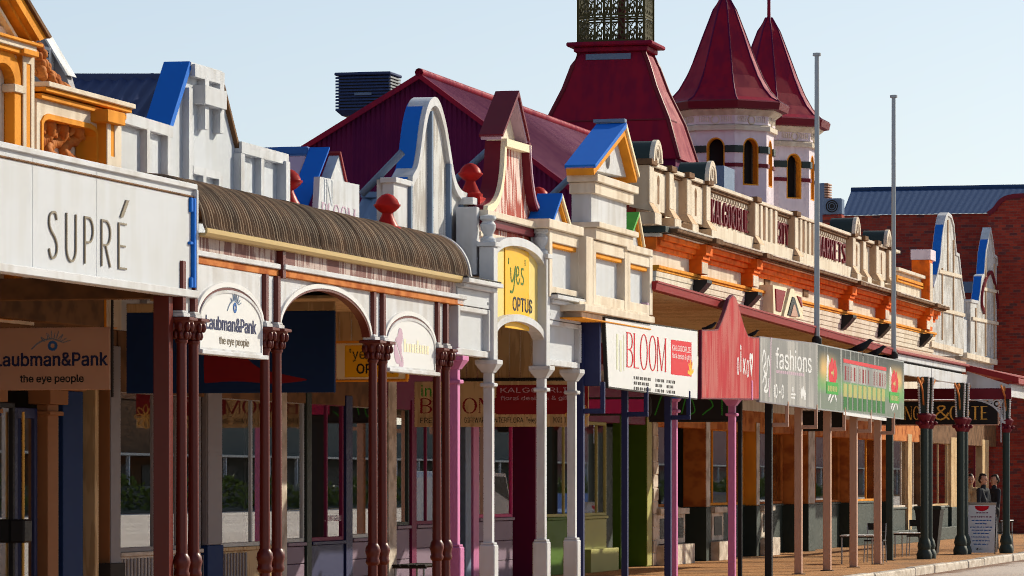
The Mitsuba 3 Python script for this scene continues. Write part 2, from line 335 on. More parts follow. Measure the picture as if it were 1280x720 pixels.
# low parapet with relief panel
yl0, yl1 = 43.247, 46.078
pan = Polygon([(43.373,5.226),(43.373,5.809),(43.45,5.871),(43.577,5.905),(44.971,5.91),(45.134,5.885),(45.216,5.816),(45.216,5.221)]).buffer(0)
zt = 6.066
part(ob, 'parapet_wall', PX(sbox(yl0, 3.5, yl1, zt).difference(pan), -4.25, -3.96), M['cream'])
P(ob, 'panel_back', -4.3, -4.22, yl0, yl1, 3.5, zt - .05, M['cream'])
part(ob, 'panel_moulding', PX(pan.buffer(.012).difference(pan.buffer(-.05)), -4.21, -3.94), M['ochre'])
part(ob, 'parapet_cornice', [B(-4.3, -3.84, yl0 - .02, yl1 + .05, zt + .08, zt + .13), B(-4.28, -3.90, yl0, yl1 + .02, zt, zt + .06)], M['ochre'])
P(ob, 'coping', -4.34, -3.80, yl0 - .02, yl1 + .08, zt + .133, zt + .19, M['cream'])
faced(ob, 'end_pier', -4.2, -3.84, 45.224, 45.613, 3.5, zt + .02, 'ochre', 'cream', gy(45.348, 45.487, 5.56, 5.974))
P(ob, 'pier_cap', -4.3, -3.74, 45.005, 45.615, zt - .12, zt + .03, M['ochre'])
rng = random.Random(4)
for u in (0, 1, 2, 3):
    cy = (43.577, 43.963, 44.383, 44.89)[u]; cz = (5.641, 5.626, 5.632, 5.674)[u]
    bits = []
    for k in range(26):       # carved foliage: a drooping spray with a crest
        t = k / 25; a = t * 5.2
        s = trimesh.creation.icosphere(subdivisions=1, radius=1); r = .10 * (1 - .45 * t)
        s.apply_scale((r * .8, r * (.9 + .4 * rng.random()), r * (.8 + .5 * rng.random())))
        s.apply_translation((-4.14 + .05 * math.cos(a), cy + .20 * math.sin(a * 1.3) * (0.35 + t), cz + .24 - .46 * t)); bits.append(s)
    for k in range(7):
        s = trimesh.creation.icosphere(subdivisions=1, radius=1); s.apply_scale((.03, .035, .14)); s.apply_transform(trimesh.transformations.rotation_matrix((k - 3) * .42, (1, 0, 0)))
        s.apply_translation((-4.10, cy + .06 * (k - 3), cz + .26 - .016 * (k - 3) ** 2)); bits.append(s)
    part(ob, 'carved_spray', bits, M['sienna'], smooth=40)
bits = []
for k in range(34):          # scroll ornament standing on the low parapet
    t = k / 33; s = trimesh.creation.icosphere(subdivisions=1, radius=.07 * (1.2 - .6 * rng.random()))
    s.apply_translation((-4.05 + .06 * rng.random(), yl0 + .05 + 1.0 * t, zt + .20 + .62 * (1 - t) ** 1.6 * (rng.random() * .9 + .1))); bits.append(s)
part(ob, 'scroll_ornament', bits, M['sienna'], smooth=40)
# grey gable with a louvred vent behind the parapet
gb = thing('grey_gable_wall', 'grey gable end with a white louvred vent, behind the far-left stone parapet', 'wall')
part(gb, 'wall', PY([(-5.303,6.087),(-5.303,7.264),(-4.947,7.117),(-4.656,6.639),(-4.469,6.068)], 46, 46.2), M['greyframe'])
part(gb, 'bargeboard', PY([(-4.909,7.125),(-4.586,6.608),(-4.618,6.609),(-4.909,7.086)], 45.9, 46.2), M['white'])
vk = part(gb, 'vent_frame', PY(Polygon([(-4.971,6.637),(-4.971,6.98),(-4.805,6.946),(-4.805,6.604)]).difference(Polygon([(-4.95,6.676),(-4.95,6.94),(-4.825,6.912),(-4.825,6.653)])), 45.88, 45.99), M['white'])
part(gb, 'vent_back', PY([(-4.95,6.676),(-4.95,6.94),(-4.825,6.912),(-4.825,6.653)], 45.95, 45.99), M['dark'])
for i in range(7):
    part(gb, 'louvre', quad((-4.95, 45.90, 6.696 + i * .043), (-4.825, 45.90, 6.673 + i * .043), (-4.825, 45.93, 6.673 + .026 + i * .043), (-4.95, 45.93, 6.696 + .026 + i * .043), .006), M['white'])

# ================================================================ white panelled parapet with the stepped gable and navy roof
pb = thing('panelled_building', 'white sheet-clad parapet with a steep flat-topped gable, raised cross battens and navy ribbed roof', 'building')
y0, y1 = 46.106, 52.742
P(pb, 'wall', -14, -4.12, y0 + .02, y1, 3.45, 5.4, M['white'])
low = Polygon([(y0, 3.5)] + [(46.106,6.096),(47.957,6.066)] + [(48.76,6.998),(49.948,6.997),(50.747,6.046),(52.705,6.058)] + [(y1, 3.5)])
part(pb, 'parapet_sheet', PX(low, -4.14, -4.0), M['sheetwhite'])
X = -3.965
def bat(pts, w, m='white', d=.05, name='batten'): part(pb, name, PX(strip(pts, w), -4.0, -4.0 + d * (1.0 if 'rail' in name else 1.5)), M[m])
for u in (0, 1): bat([(46.918, 3.6), (46.918, 6.097)] if u == 0 else [(47.691, 3.6), (47.691, 6.073)], .11, d=.06)
bat([(45.997,6.095),(47.843,6.066)], .14, d=.09, name='top_rail')
bat([(50.559,6.094),(52.616,6.084)], .15, d=.10, name='top_rail')
bat([(48.52,5.396),(48.52,6.686)], .14, d=.06)
bat([(48.645,6.924),(49.829,6.926)], .16, d=.07)
bat([(49.118,6.888),(49.118,6.205)], .16, d=.07); bat([(49.731,6.885),(49.731,6.205)], .16, d=.07)
bat([(48.872,6.637),(49.74,6.634)], .24, d=.11)
bat([(48.676,5.654),(49.764,5.652)], .10); bat([(49.118,5.646),(49.118,5.418)], .12); bat([(49.764,5.652),(49.764,5.39)], .15)
bat([(50.592,6.011),(50.592,5.288)], .16, d=.07); bat([(51.482,6.06),(51.482,5.239)], .13, d=.06); bat([(52.472,6.051),(52.472,5.193)], .18, d=.09)
part(pb, 'gable_coping', PX(strip([(49.832,7.0),(50.63,6.035)], .05), -4.16, -3.94), M['umber'])
part(pb, 'gable_coping', PX(strip([(47.843,6.086),(48.629,7.004)], .10), -4.30, -3.95), M['blue_skyshade'], label='left slope of the gable with sky-lit shade painted blue')  # white slope in sky-lit shade, painted blue
part(pb, 'gable_coping', PX(strip([(48.613,7.003),(49.862,7.008)], .05), -4.30, -3.94), M['white'])
# roof behind: its ridge runs back from the street, the slope in view faces down the street
R = 49.6
xr0, xr1, zr = -6.385, -4.32, 6.992
part(pb, 'roof_sheet', ribbed([(xr0, R, zr), (xr1, R, zr)], [(xr0, R - 2.6, zr - 1.5), (xr1, R - 2.6, zr - 1.5)], (0, -.5, .86), .19, .016, 8), M['navyroof'])
part(pb, 'ridge_cap', PY([(-6.346,6.912),(-6.346,7.028),(-4.388,6.978),(-4.388,6.863)], R - .12, R + .2), M['navyroof'])
part(pb, 'roof_back', quad((xr0, R + .15, zr - .02), (xr1, R + .15, zr - .02), (xr1, R + 2.6, zr - 1.5), (xr0, R + 2.6, zr - 1.5), .03), M['navyroof'])

# ================================================================ little blue-roofed shop front with the faded name board
bb = thing('blue_roof_shop', 'small shop with bright blue ribbed roof and white gable behind the bullnose verandah', 'building')
y0b, y1b = y1 + .03, 57.624
P(bb, 'wall', -14, -4.15, y0b, y1b, 3.45, 5.2, M['white'])
R2 = 55.359 - .1
xa, xb, zr2 = -5.28, -4.70, 6.427
part(bb, 'roof_sheet', ribbed([(xa, R2, zr2), (xb, R2, zr2)], [(xa, R2 - 2.2, zr2 - 1.9), (xb, R2 - 2.2, zr2 - 1.9)], (0, -.65, .76), .19, .016, 8), M['blueroof'])
part(bb, 'ridge_cap', B(xa, -4.42, R2 - .12, R2 + .1, zr2 - .06, zr2 + .06, .02), M['blueroof'])
part(bb, 'roof_capping', quad((-4.42, R2, zr2 + .03), (-4.12, R2, zr2 + .03), (-4.12, R2 - 2.2, zr2 - 1.87), (-4.42, R2 - 2.2, zr2 - 1.87), .03), M['blue_skyshade'], label='capping strip at the gable edge with sky-lit shade painted vivid blue')  # capping coloured with the blue of its sky-lit shade
part(bb, 'roof_strip', quad((-4.72, R2 - .15, zr2 - .10), (-4.44, R2 - .15, zr2 - .10), (-4.44, R2 - 2.2, zr2 - 1.86), (-4.72, R2 - 2.2, zr2 - 1.86), .02), M['lilac'])
part(bb, 'gable_board', PX([(54.893,5.85),(55.523,6.416),(55.884,5.955),(55.884,5.173),(54.893,5.115)], -4.2, -4.05), M['white'])
part(bb, 'gable_edge', PX(strip([(55.458,6.422),(55.858,5.918)], .04), -4.2, -4.02), M['gutter'])
P(bb, 'back_slope', -12, -4.2, R2 + .08, R2 + 2, 5.2, 5.25, M['blueroof'])
nb = thing('name_board', 'white parapet board with the faded shop name in BLOOM behind the bullnose verandah roof', 'sign')
part(nb, 'board', PX([(54.069,5.066),(54.222,5.971),(56.159,5.996),(56.159,5.071)], -4.04, -3.95), M['white'])
yb0, yb1 = 54.299, 56.078
for t, a, zz, h, mm in (('in', .12, 5.6, .36, 'sheetwhite'), ('BLOOM', .0, 5.34, .28, 'lilac')):
    ww = (yb1 - yb0) * (.22 if t == 'in' else .92)
    part(nb, 'lettering', [on_x(m, -3.952, yb0 + a, zz) for _, m in line(t.upper() if t != 'in' else 'IN', ww, h, .12, .05, .05)], M[mm])
part(bb, 'side_roof', ribbed([(-4.306, 57.6, 5.962), (-3.743, 57.6, 5.952)], [(-4.306, 56, 5.398 - .5), (-3.743, 56, 5.389 - .5)], (0, -.6, .8), .19, .016, 8), M['greyblue'])
part(bb, 'side_ridge', PY([(-4.313,5.907),(-4.313,5.991),(-3.69,5.98),(-3.69,5.896)], 57.45, 57.7), M['greyblue'])

# ================================================================ plain white verandah board at the left, reading SUPRE
sv = thing('flat_verandah', 'flat-roofed verandah with square maroon post at the left edge, carrying the long white sign board', 'verandah')
ye = 37.305
P(sv, 'roof_deck', -4.0, -.02, 29, ye - .02, 4.42, 4.52, M['zinc'])
P(sv, 'soffit', -4.0, -.14, 29, ye - .1, 3.72, 3.76, M['umber'])
P(sv, 'beam', -3.2, -3.0, 29, 42.879, 3.40, 3.72, M['umber'])
P(sv, 'cross_beam', -4.0, -.2, 38.2, 38.4, 3.5, 3.72, M['umber'])
P(sv, 'post', -.20, -.04, 36.665, 36.782 + .01, 0, 3.45, M['brownred'], label='square maroon post at the right end of the board')
sb = thing('white_sign_board', 'long plain white fascia board with thin raised letters reading SUPRÉ', 'sign')
zb, zt = 3.45, 4.57
for i, (a, b) in enumerate(((28.6, 31.5), (31.5, 32.961), (32.961, 34.566), (34.566, ye))): P(sb, 'panel', -.06, .0, a + .002, b - .002, zb + .05, zt - .05, M['sheetwhite'], .004)
P(sb, 'top_rail', -.1, .035, 28.6, ye, zt - .055, zt, M['white']); P(sb, 'top_trim', -.08, .018, 28.6, ye, zt - .135, zt - .115, M['umber'])  # thin brown strip painted as the shadow line under the top rail
P(sb, 'bottom_rail', -.1, .05, 28.6, ye, zb, zb + .075, M['white'])
P(sb, 'end_stile', -.1, .045, ye - .05, ye, zb + .075, zt - .055, M['white'])
part(sb, 'end_bracket', [B(.0, .040, ye - .11, ye - .052, zb + .1, zt - .14), B(.0, .03, ye - .20, ye - .11, zt - .60, zt - .57), B(0, .03, ye - .17, ye - .11, zt - .28, zt - .14), B(0, .03, ye - .17, ye - .11, zb + .1, zb + .2)], M['blue_skyshade'])  # blue pieces paint the shaded side of the white end stile
ys0, ys1 = 33.32, 35.335
zs = 3.63
for c, m in line('SUPRE', ys1 - ys0, 4.063 - zs, .05, .04, 0, .50, .012): part(sb, 'letter', on_x(m, .004, ys0, zs), M['bronze'])
part(sb, 'accent', on_x(_ext([(0, 0), (.07, 0), (.24, .17), (.16, .17)], .012), .004, 35.161, zs + 4.063 - zs + .05), M['bronze'])

# ================================================================ bullnose verandah with paired iron columns
bv = thing('bullnose_verandah', 'verandah with curved corrugated bullnose roof, arched white fascia panels and paired brown iron columns', 'verandah')
yb0, yb1 = ye + .03, 47.333
prof = [(.10, 4.13)] + [(-.42 + .50 * math.cos(t), 4.15 + .52 * math.sin(t)) for t in np.linspace(.06, 1.50, 13)] + [(-1.6, 4.76), (-3.95, 4.93)]
n = 13; wdt = (yb1 - yb0) / n
for i in range(n):
    ya, yz = yb0 + i * wdt, yb0 + (i + 1) * wdt + .05; k = int(round((yz - ya) / .085)) * 8; v, f = [], []
    for j in range(k + 1):
        y = ya + (yz - ya) * j / k; o =   .022 * math.sin(2 * math.pi * (y - yb0) / .085) + (.006 if i % 2 else 0)
        for q in range(len(prof)):
            a, b = np.array(prof[max(q - 1, 0)]), np.array(prof[min(q + 1, len(prof) - 1)]); d = (b - a) / np.linalg.norm(b - a); nn = np.array([d[1], -d[0]])
            p = np.array(prof[q]) + nn * o; v.append((p[0], y, p[1]))
    W = len(prof)
    for j in range(k):
        for q in range(W - 1): a = j * W + q; f += [(a, a + 1, a + W + 1), (a, a + W + 1, a + W)]
    part(bv, 'roof_sheet', trimesh.Trimesh(v, f, process=False), M['bullnose'], smooth=True)
rim = [(p[0], p[1]) for p in prof[:15]]
part(bv, 'roof_end_trim', PY(LineString(rim).buffer(.035, cap_style=2), yb1 + .0, yb1 + .05), M['white'])
part(bv, 'gable_end', PY(rim + [(rim[-1][0], 4.0), (.0, 4.0)], yb1 - .03, yb1), M['white'])
part(bv, 'gutter', PY(Polygon([(-.02, 4.07), (.10, 4.07), (.125, 4.10), (.125, 4.145), (.105, 4.145), (.10, 4.10), (-.02, 4.10)]), yb0, yb1 + .12), M['olivegutter'])
bays = [(yb0 - .3, 37.113, 0), (37.45, 39.568, 1), (40.111, 43.493, 2), (44.075, 46.234, 3)]
for (a, b, xo) in ((yb0, 40.111, 0.0), (40.029, yb1, .04)):
    P(bv, 'timber_beam', -.14, -.02 + xo, a, b, 3.93, 4.075, M['beamwood'], label='weathered timber beam with peeling brown paint')
    P(bv, 'white_moulding', -.12, .03 + xo, a, b, 3.875, 3.928, M['white'])
    P(bv, 'brown_rail', -.12, .0 + xo, a, b - .06, 3.80, 3.873, M['sienna'])
P(bv, 'beam_end', -.1, .05, 40.001, 40.111, 3.78, 4.07, M['brownred'])
cols = [36.924, 37.281, 39.541, 39.947, 43.493, 43.879, 46.198, 46.595]
zc = 3.25
ends = [(cols[1], cols[2], .36), (cols[3], cols[4], .50), (cols[5], cols[6], .34)]
for (a, b, rise) in ends:
    m_, hw = (a + b) / 2, (b - a) / 2 - .10
    ar = Polygon([(m_ - hw, zc - .02)] + [(m_ + hw * math.cos(t), zc + rise * math.sin(t)) for t in np.linspace(math.pi, 0, 40)] + [(m_ + hw, zc - .02)])
    part(bv, 'arched_panel', PX(sbox(a + .05, zc, b - .05, 3.80).difference(ar), -.06, -.015), M['white'])
    part(bv, 'arch_moulding', [PX(ar.buffer(.05).difference(ar).intersection(sbox(a, zc + .005, b, 4)), -.07, .015)], M['signwhite'])
    part(bv, 'arch_bead', [PX(ar.buffer(.014).difference(ar.buffer(-.028)).intersection(sbox(a, zc + .03, b, 4)), -.09, .004)], M['brownred'])
capp = [(.055, 3.0), (.062, 3.01), (.062, 3.03), (.052, 3.04), (.055, 3.09), (.075, 3.15), (.115, 3.205), (.12, 3.215)]
def iron_column(y):
    c = part(bv, 'column', [lathe([(.045, 0), (.10, .0), (.10, .10), (.07, .13), (.058, .16), (.056, .70), (.075, .72), (.082, .75), (.070, .78), (.076, .82), (.088, .86), (.080, .91), (.062, .94), (.055, .96), (.048, 2.98), (.052, 3.0), (.001, 3.0)], 0, y, 20)], M['brownred'], smooth=35)
    bits = [lathe(capp, 0, y, 20), B(-.125, .125, y - .125, y + .125, 3.215, 3.25)]
    for k in range(8):
        a = k * math.pi / 4
        for (zz, rr, sz) in ((3.08, .072, .030), (3.16, .100, .034)):
            s = trimesh.creation.icosphere(subdivisions=1, radius=1); s.apply_scale((sz * .8, sz * .8, sz * 1.5)); s.apply_translation((rr * math.cos(a + zz * 9), y + rr * math.sin(a + zz * 9), zz)); bits.append(s)
    part(c, 'leaf_capital', bits, M['brownred'], smooth=40)
    part(bv, 'upper_post', B(-.075, .03, y - .05, y + .05, 3.30, 3.80), M['brownred'])
    part(bv, 'impost_block', [B(-.09, .055, y - .10, y + .10, 3.25, 3.29), B(-.08, .04, y - .085, y + .085, 3.29, 3.315)], M['white'])
for y in cols: iron_column(y)
for i in (0, 2, 4, 6): P(bv, 'post_infill', -.06, -.02, cols[i] + .05, cols[i + 1] - .05, 3.315, 3.80, M['white'])
# arched sign boards hung in the two outer bays
def arched_sign(name, a, b, rise, label, group=None):
    s = thing(name, label, 'sign'); m_, hw = (a + b) / 2, (b - a) / 2 - .13
    sh = Polygon([(m_ - hw, 2.95)] + [(m_ + hw * math.cos(t), zc + (rise - .03) * math.sin(t)) for t in np.linspace(math.pi, 0, 36)] + [(m_ + hw, 2.95)])
    part(s, 'board', PX(sh, -.03, .010), M['signwhite']); part(s, 'bottom_ledge', B(-.05, .06, m_ - hw - .03, m_ + hw + .08, 2.91, 2.955), M['white'])
    part(s, 'edge_trim', PX(sh.buffer(.0).difference(sh.buffer(-.03)), -.01, .022), M['white'])
    return s, m_, hw
def eye(parent, place, s, mm, mm2):       # lashes fanned round an iris
    g = [strip(smooth_path([(-1.5 * s, -.25 * s), (-.9 * s, .25 * s), (0, .5 * s), (.8 * s, .28 * s)], 6), .09 * s)]
    for k in range(11):
        a = math.radians(150 - k * 13); p = (.15 * s + .75 * s * math.cos(a), .05 * s + .5 * s * math.sin(a)); q = (.2 * s + (1.15 + .2 * math.sin(k * 2.1)) * s * math.cos(a), .05 * s + (.95 + .1 * math.cos(k * 3.)) * s * math.sin(a))
        g.append(strip([p, q], .055 * s))
    part(parent, 'lashes', place(_ext(unary_union(g), .004)), mm)
    part(parent, 'iris', place(_ext(ringel(.1 * s, .0, .36 * s, .36 * s, .2 * s, .2 * s), .004)), mm2)
s1, m1, h1 = arched_sign('arched_sign', cols[1], cols[2], .36, 'white arched sign board lettered Laubman & Pank the eye people, in the first verandah bay')
part(s1, 'lettering', on_x(fit('Laubman&Pank', h1 * 1.6, .13, bold=True), .012, m1 - h1 * .8, 3.17), M['navy'])
part(s1, 'lettering', on_x(fit('the eye people', h1 * .95, .075), .012, m1 - h1 * .38, 3.03), M['bronze'])
eye(s1, lambda m: on_x(m, .012, m1 + .1, 3.41), .15, M['greyblue'], M['blueroof'])
s2, m2, h2 = arched_sign('arched_sign', cols[5], cols[6], .34, 'pale blue-white arched sign board with faint pink leaf mark, in the third verandah bay')
part(s2, 'faded_marks', on_x(_ext(unary_union([sbox(i * .11, 0, i * .11 + .07, .10 + .05 * (i in (0, 5))) for i in range(10)]), .003), .012, m2 - h2 * .3, 3.16), M['palecream'])
part(s2, 'leaf_mark', on_x(_ext(unary_union([Point(0, 0).buffer(.16), Point(.10, .16).buffer(.1), Point(.14, -.14).buffer(.09)]).difference(strip([(-.1, .1), (.15, -.12)], .03)), .003), .012, m2 - h2 * .55, 3.17), M['lilac'])

# ================================================================ painted shop row: parapet with the round, the gabled maroon and the temple pediment
pr = thing('pediment_building', 'painted parapet with round-topped, maroon gabled and temple-like pediments between red ball finials', 'building')
W = -0.5
ya, yz = 57.624 + .03, 76.243
P(pr, 'wall', -14, -4.3, ya, yz, 3.45, 5.0, M['cream'])
P(pr, 'roof_deck', -14, -4.3, ya, yz, 5.0, 5.05, M['zinc'])
P(pr, 'verandah_deck', -4.3, W - .3, 45.79, 60.463, 4.5, 4.55, M['zinc'])
ya = 46.03
def prism(name, pts, x0, x1, m, **kw): return part(pr, name, PX(pts, x0, x1), M[m], **kw)
# --- round-topped white pediment
out = smooth_path([(46.762,5.325),(46.976,5.458),(47.119,5.684),(47.263,6.01),(47.444,6.242),(47.627,6.338),(47.811,6.355),(47.996,6.282),(48.22,6.072),(48.408,5.787),(48.597,5.5),(48.788,5.352),(49.019,5.287),(49.37,5.271)], 5)
low = [(out[-1][0], 4.9), (ya, 4.9)] 
rt = Polygon([(46.03,5.272)] + out + [(50.246, 5.31), (50.246, 4.4), (46.03, 4.4)])
prism('round_pediment', rt, W - .20, W, 'whitewood')
prism('round_capping', LineString(out).buffer(.055), W - .21, W + .055, 'white')
k2 = [i for i, q in enumerate(out) if q[1] == max(p[1] for p in out)][0]
prism('pediment_side', LineString([(a - .066, b) for a, b in out[:k2]]).buffer(.012), W - .22, W - .01, 'blue_skyshade', label='blue outer edge of the round pediment')  # shaded side of the white pediment edge, painted blue
for yb, zt in ((46.621, 5.257), (47.554, 6.223), (48.408, 5.637), (49.019, 5.206)): prism('batten', sbox(yb, 4.4, yb + .07, zt), W, W + .06, 'greyblue')  # battens painted the blue-grey of their shaded sides
P(pr, 'end_block', W - .12, W + .02, 45.995, 46.727, 4.5, 5.274, M['white'])
P(pr, 'end_block_cap', W - .14, W + .06, 45.961, 46.762, 5.226, 5.293, M['white'])
# --- square pier right of it
P(pr, 'pier', W - .2, W + .14, 49.164, 49.799, 4.3, 5.173, M['white'])
P(pr, 'pier_cap', W - .22, W + .19, 49.011, 49.804, 5.168, 5.26, M['white'])
W = -0.17
# --- maroon gabled pediment
gm = [(49.162,5.108),(49.522,5.193),(49.806,5.377),(49.969,5.657),(50.051,5.963),(50.092,6.101),(51.227,6.1),(51.27,5.903),(51.356,5.645),(51.529,5.392),(51.79,5.26),(52.277,5.162),(52.635,5.12),(52.635,4.925),(49.162,4.874)]
prism('maroon_pediment', gm, W - .24, W - .06, 'redwood', label='pediment boards with flaking red paint')
left = smooth_path([(49.162,5.108),(49.522,5.193),(49.806,5.377),(49.969,5.657),(50.051,6.015)], 4); right = smooth_path([(51.227,6.069),(51.27,5.903),(51.356,5.645),(51.529,5.392),(51.79,5.26),(52.277,5.162),(52.635,5.12)], 4)
prism('frame_edge', LineString(left).buffer(.05), W - .03, W + .03, 'palecream'); prism('frame_edge', LineString(right).buffer(.06), W - .26, W + .05, 'maroon'); prism('frame_bead', LineString(right).buffer(.02), W - .1, W + .06, 'lilac')
prism('frame_side', LineString(left).buffer(.06), W - .24, W - .031, 'maroon')
prism('eave_moulding', strip([(50.01,6.032),(51.313,6.044)], .10), W - .22, W + .05, 'palecream')
prism('tympanum', [(50.051,6.098),(50.843,6.688),(51.27,6.104)], W - .2, W - .10, 'cream')
def gable_roof(parent, l, a, r, x0, x1, t, m, edge, medge):
    """two sloping slabs over a small gable: l, a, r are the left eave, the apex and the right eave as (y, z)"""
    n1 = np.array([-(a[1] - l[1]), a[0] - l[0]]); n1 = n1 / np.linalg.norm(n1) * t; n2 = np.array([r[1] - a[1], -(r[0] - a[0])]); n2 = -n2 / np.linalg.norm(n2) * t
    A = np.array(a); top = (A[0] + (n1[0] + n2[0]) / 2, A[1] + t * 1.5)
    part(parent, 'gable_roof', PX([l, a, top, (l[0] + n1[0], l[1] + n1[1])], x0, x1), M[m[0]]); part(parent, 'gable_roof', PX([a, r, (r[0] + n2[0], r[1] + n2[1]), top], x0, x1), M[m[1]])
    w = edge
    part(parent, 'gable_moulding', PX(LineString([l, a, r]).buffer(w, cap_style=2, join_style=2).intersection(Polygon([l, a, r, (r[0], l[1] - 9), (l[0], l[1] - 9)]).buffer(.02)), x0 + .02, x1 - .03), M[medge])
gl, ga, gr = [(49.703,6.077),(50.531,6.689),(51.083,6.129)]
gable_roof(pr, gl, ga, gr, W - .24, W + .08, .04, ('maroon', 'maroon'), .04, 'lilac')
# --- parapet mouldings and boards under the maroon pediment
y0, y1 = 48.706, 52.231; zt = 5.085
P(pr, 'parapet_cornice', W - .26, W + .14, y0, y1, zt - .09, zt - .01, M['cream']); P(pr, 'parapet_rail', W - .2, W + .08, y0, y1, zt - .2, zt - .095, M['maroon'])
P(pr, 'parapet_board', W - .2, W + .0, y0, y1, 4.3, zt - .2, M['redwood']); P(pr, 'parapet_bead', W - .2, W + .05, y0, y1, zt - .34, zt - .28, M['cream'])
for i in range(5): P(pr, 'board_joint', W, W + .02, y0 + .2 + i * .6, y0 + .25 + i * .6, 4.3, zt - .35, M['lilac'])
P(pr, 'end_pier', W - .24, W + .03, y0 - .14, y0 - .005, 4.25, zt + .02, M['white'])
W = -0.5
# --- ball finials
def finial(y, x, k, zb):
    q = part(pr, 'ball_finial', lathe([(r_ * k, h_ * k) for r_, h_ in ((.001, 0), (.16, 0), (.16, .045), (.135, .055), (.10, .115), (.068, .185), (.060, .21), (.10, .235), (.142, .275), (.150, .293), (.160, .293), (.160, .312), (.146, .312), (.120, .372), (.072, .42), (.02, .44), (.001, .442))], x, y, 28, zb), M['urn'], smooth=30)
    part(q, 'finial_plinth', B(x - .17 * k, x + .17 * k, y - .17 * k, y + .17 * k, zb - .35, zb), M['urn'])
finial(53.829, -4.3, 1.3, 5.486); finial(45.241, -.34, 1, 4.599); finial(49.42, -.45, 1, 5.283); finial(52.994, -.45, 1, 5.234)
# --- temple pediment on a tall block
W = 0.05
bx0, bx1 = W - .30, W - .02
yb0, yb1 = 53.926, 56.122
P(pr, 'block', W - .26, W + .02, yb0, yb1, 5.088, 5.798, M['white'])
e0 = 5.64; e1 = 5.926
part(pr, 'entablature', [B(W - .3, W + .14, yb0 - .12, yb1 + .28, e0 + .16, e1 - .02), B(W - .28, W + .09, yb0 - .06, yb1 + .16, e0 + .0, e0 + .155)], M['cream'])
b1 = 5.243; b0 = 5.067
part(pr, 'block_base', [B(W - .3, W + .16, yb0 - .1, yb1 + .2, b0 + .1, b1), B(W - .28, W + .10, yb0 - .05, yb1 + .1, b0 - .06, b0 + .095)], M['cream'])
tl, ta, tr = [(53.685,5.974),(55.616,6.691),(56.447,6.045)]
ty = Polygon([tl, ta, tr]); c = ((tl[0] + ta[0] * 1.0 + tr[0]) / 3 - .15, (tl[1] + ta[1] + tr[1]) / 3 - .02)
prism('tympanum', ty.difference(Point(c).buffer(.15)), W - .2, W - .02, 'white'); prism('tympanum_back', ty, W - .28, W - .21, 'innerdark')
gable_roof(pr, tl, ta, tr, W - .30, W + .14, .05, ('blue_skyshade', 'palecream'), .10, 'ochre')  # left slope coloured blue for its sky-lit shade
P(pr, 'ridge_cap', W - .34, W + .12, ta[0] - .05, ta[0] + .1, ta[1] + .08, ta[1] + .13, M['greyblue'])
# --- small gables left and right
for (pts, mm) in (([(51.386,4.995),(52.011,5.451),(52.604,5.005)], 'blue_skyshade'), ([(56.029,5.05),(56.712,5.507),(57.086,5.063)], 'copinggreen')):
    l, a, r = pts
    prism('small_tympanum', pts, W - .2, W - .0, 'white'); gable_roof(pr, l, a, r, W - .27, W + .08, .04, (mm, 'palecream'), .06, 'ochre')  # blue left slope is sky-lit shade put into the colour
# --- panelled parapet wall below
ybase = 4.136
def panel(ua, ub, za, zb, rail):
    P(pr, 'panel_board', W - .2, W - .06, ua, ub, za, zb, M['sheetwhite'])
    P(pr, 'panel_stile', W - .1, W + .06, ua, ua + .16, za, zb - .005, M['cream']); P(pr, 'panel_stile', W - .1, W + .06, ub - .20, ub, za, zb - .005, M['cream'])
    P(pr, 'panel_rail', W - .1, W + .055, ua + .162, ub - .202, zb - .16, zb, M['cream']); P(pr, 'panel_bead', W - .1, W + .02, ua + .162, ub - .202, zb - .22, zb - .162, M['ochre'])  # ochre bead paints the warm bounced light under the top rail
    P(pr, 'panel_rail', W - .1, W + .055, ua + .162, ub - .202, za, za + .14, M['cream'])
zA1 = 4.995; zA0 = 4.102
panel(51.368, 53.23, zA0, zA1, 0)
P(pr, 'parapet_coping', W - .25, W + .12, 51.122, 53.069, zA1 + .002, zA1 + .12, M['cream'])
P(pr, 'centre_pier', W - .2, W + .16, 53.042, 53.468, zA0 - .1, b0 - .07, M['cream'])
panel(53.896, 56.042, zA0, 5.097 - .1, 0); panel(56.052, 57.691, zA0, 4.959, 0)
P(pr, 'parapet_coping', W - .25, W + .10, 55.822, 57.519, 4.959 + .002, 4.959 + .10, M['cream'])
part(pr, 'base_cornice', [B(W - .2, W + .34, 52.233, 56.56, zA0 - .16, zA0 - .07), B(W - .2, W + .24, 52.442, 56.786, zA0 - .24, zA0 - .162), B(W - .2, W + .16, 52.651, 57.012, zA0 - .068, zA0 - .004)], M['cream'])
P(pr, 'cornice_soffit', W - .2, W + .30, 52.233, 56.506, zA0 - .26, zA0 - .242, M['ochre'])
W = -0.5
# --- raking props behind the parapet
for (a, b) in (((452, 243), (503, 190)), ((566, 228), (614, 184)), ((688, 246), (724, 211))):
    pass
for p, q in (((-1.0, 46.4, 5.124), (-0.487, 46.4, 5.627)), ((-1.007, 50.6, 5.574), (-0.486, 50.6, 6.025)), ((-0.802, 55, 5.662), (-0.324, 55, 6.106))):
    part(pr, 'raking_prop', tube([p, q], .045, 8), M['greyblue'], smooth=True)

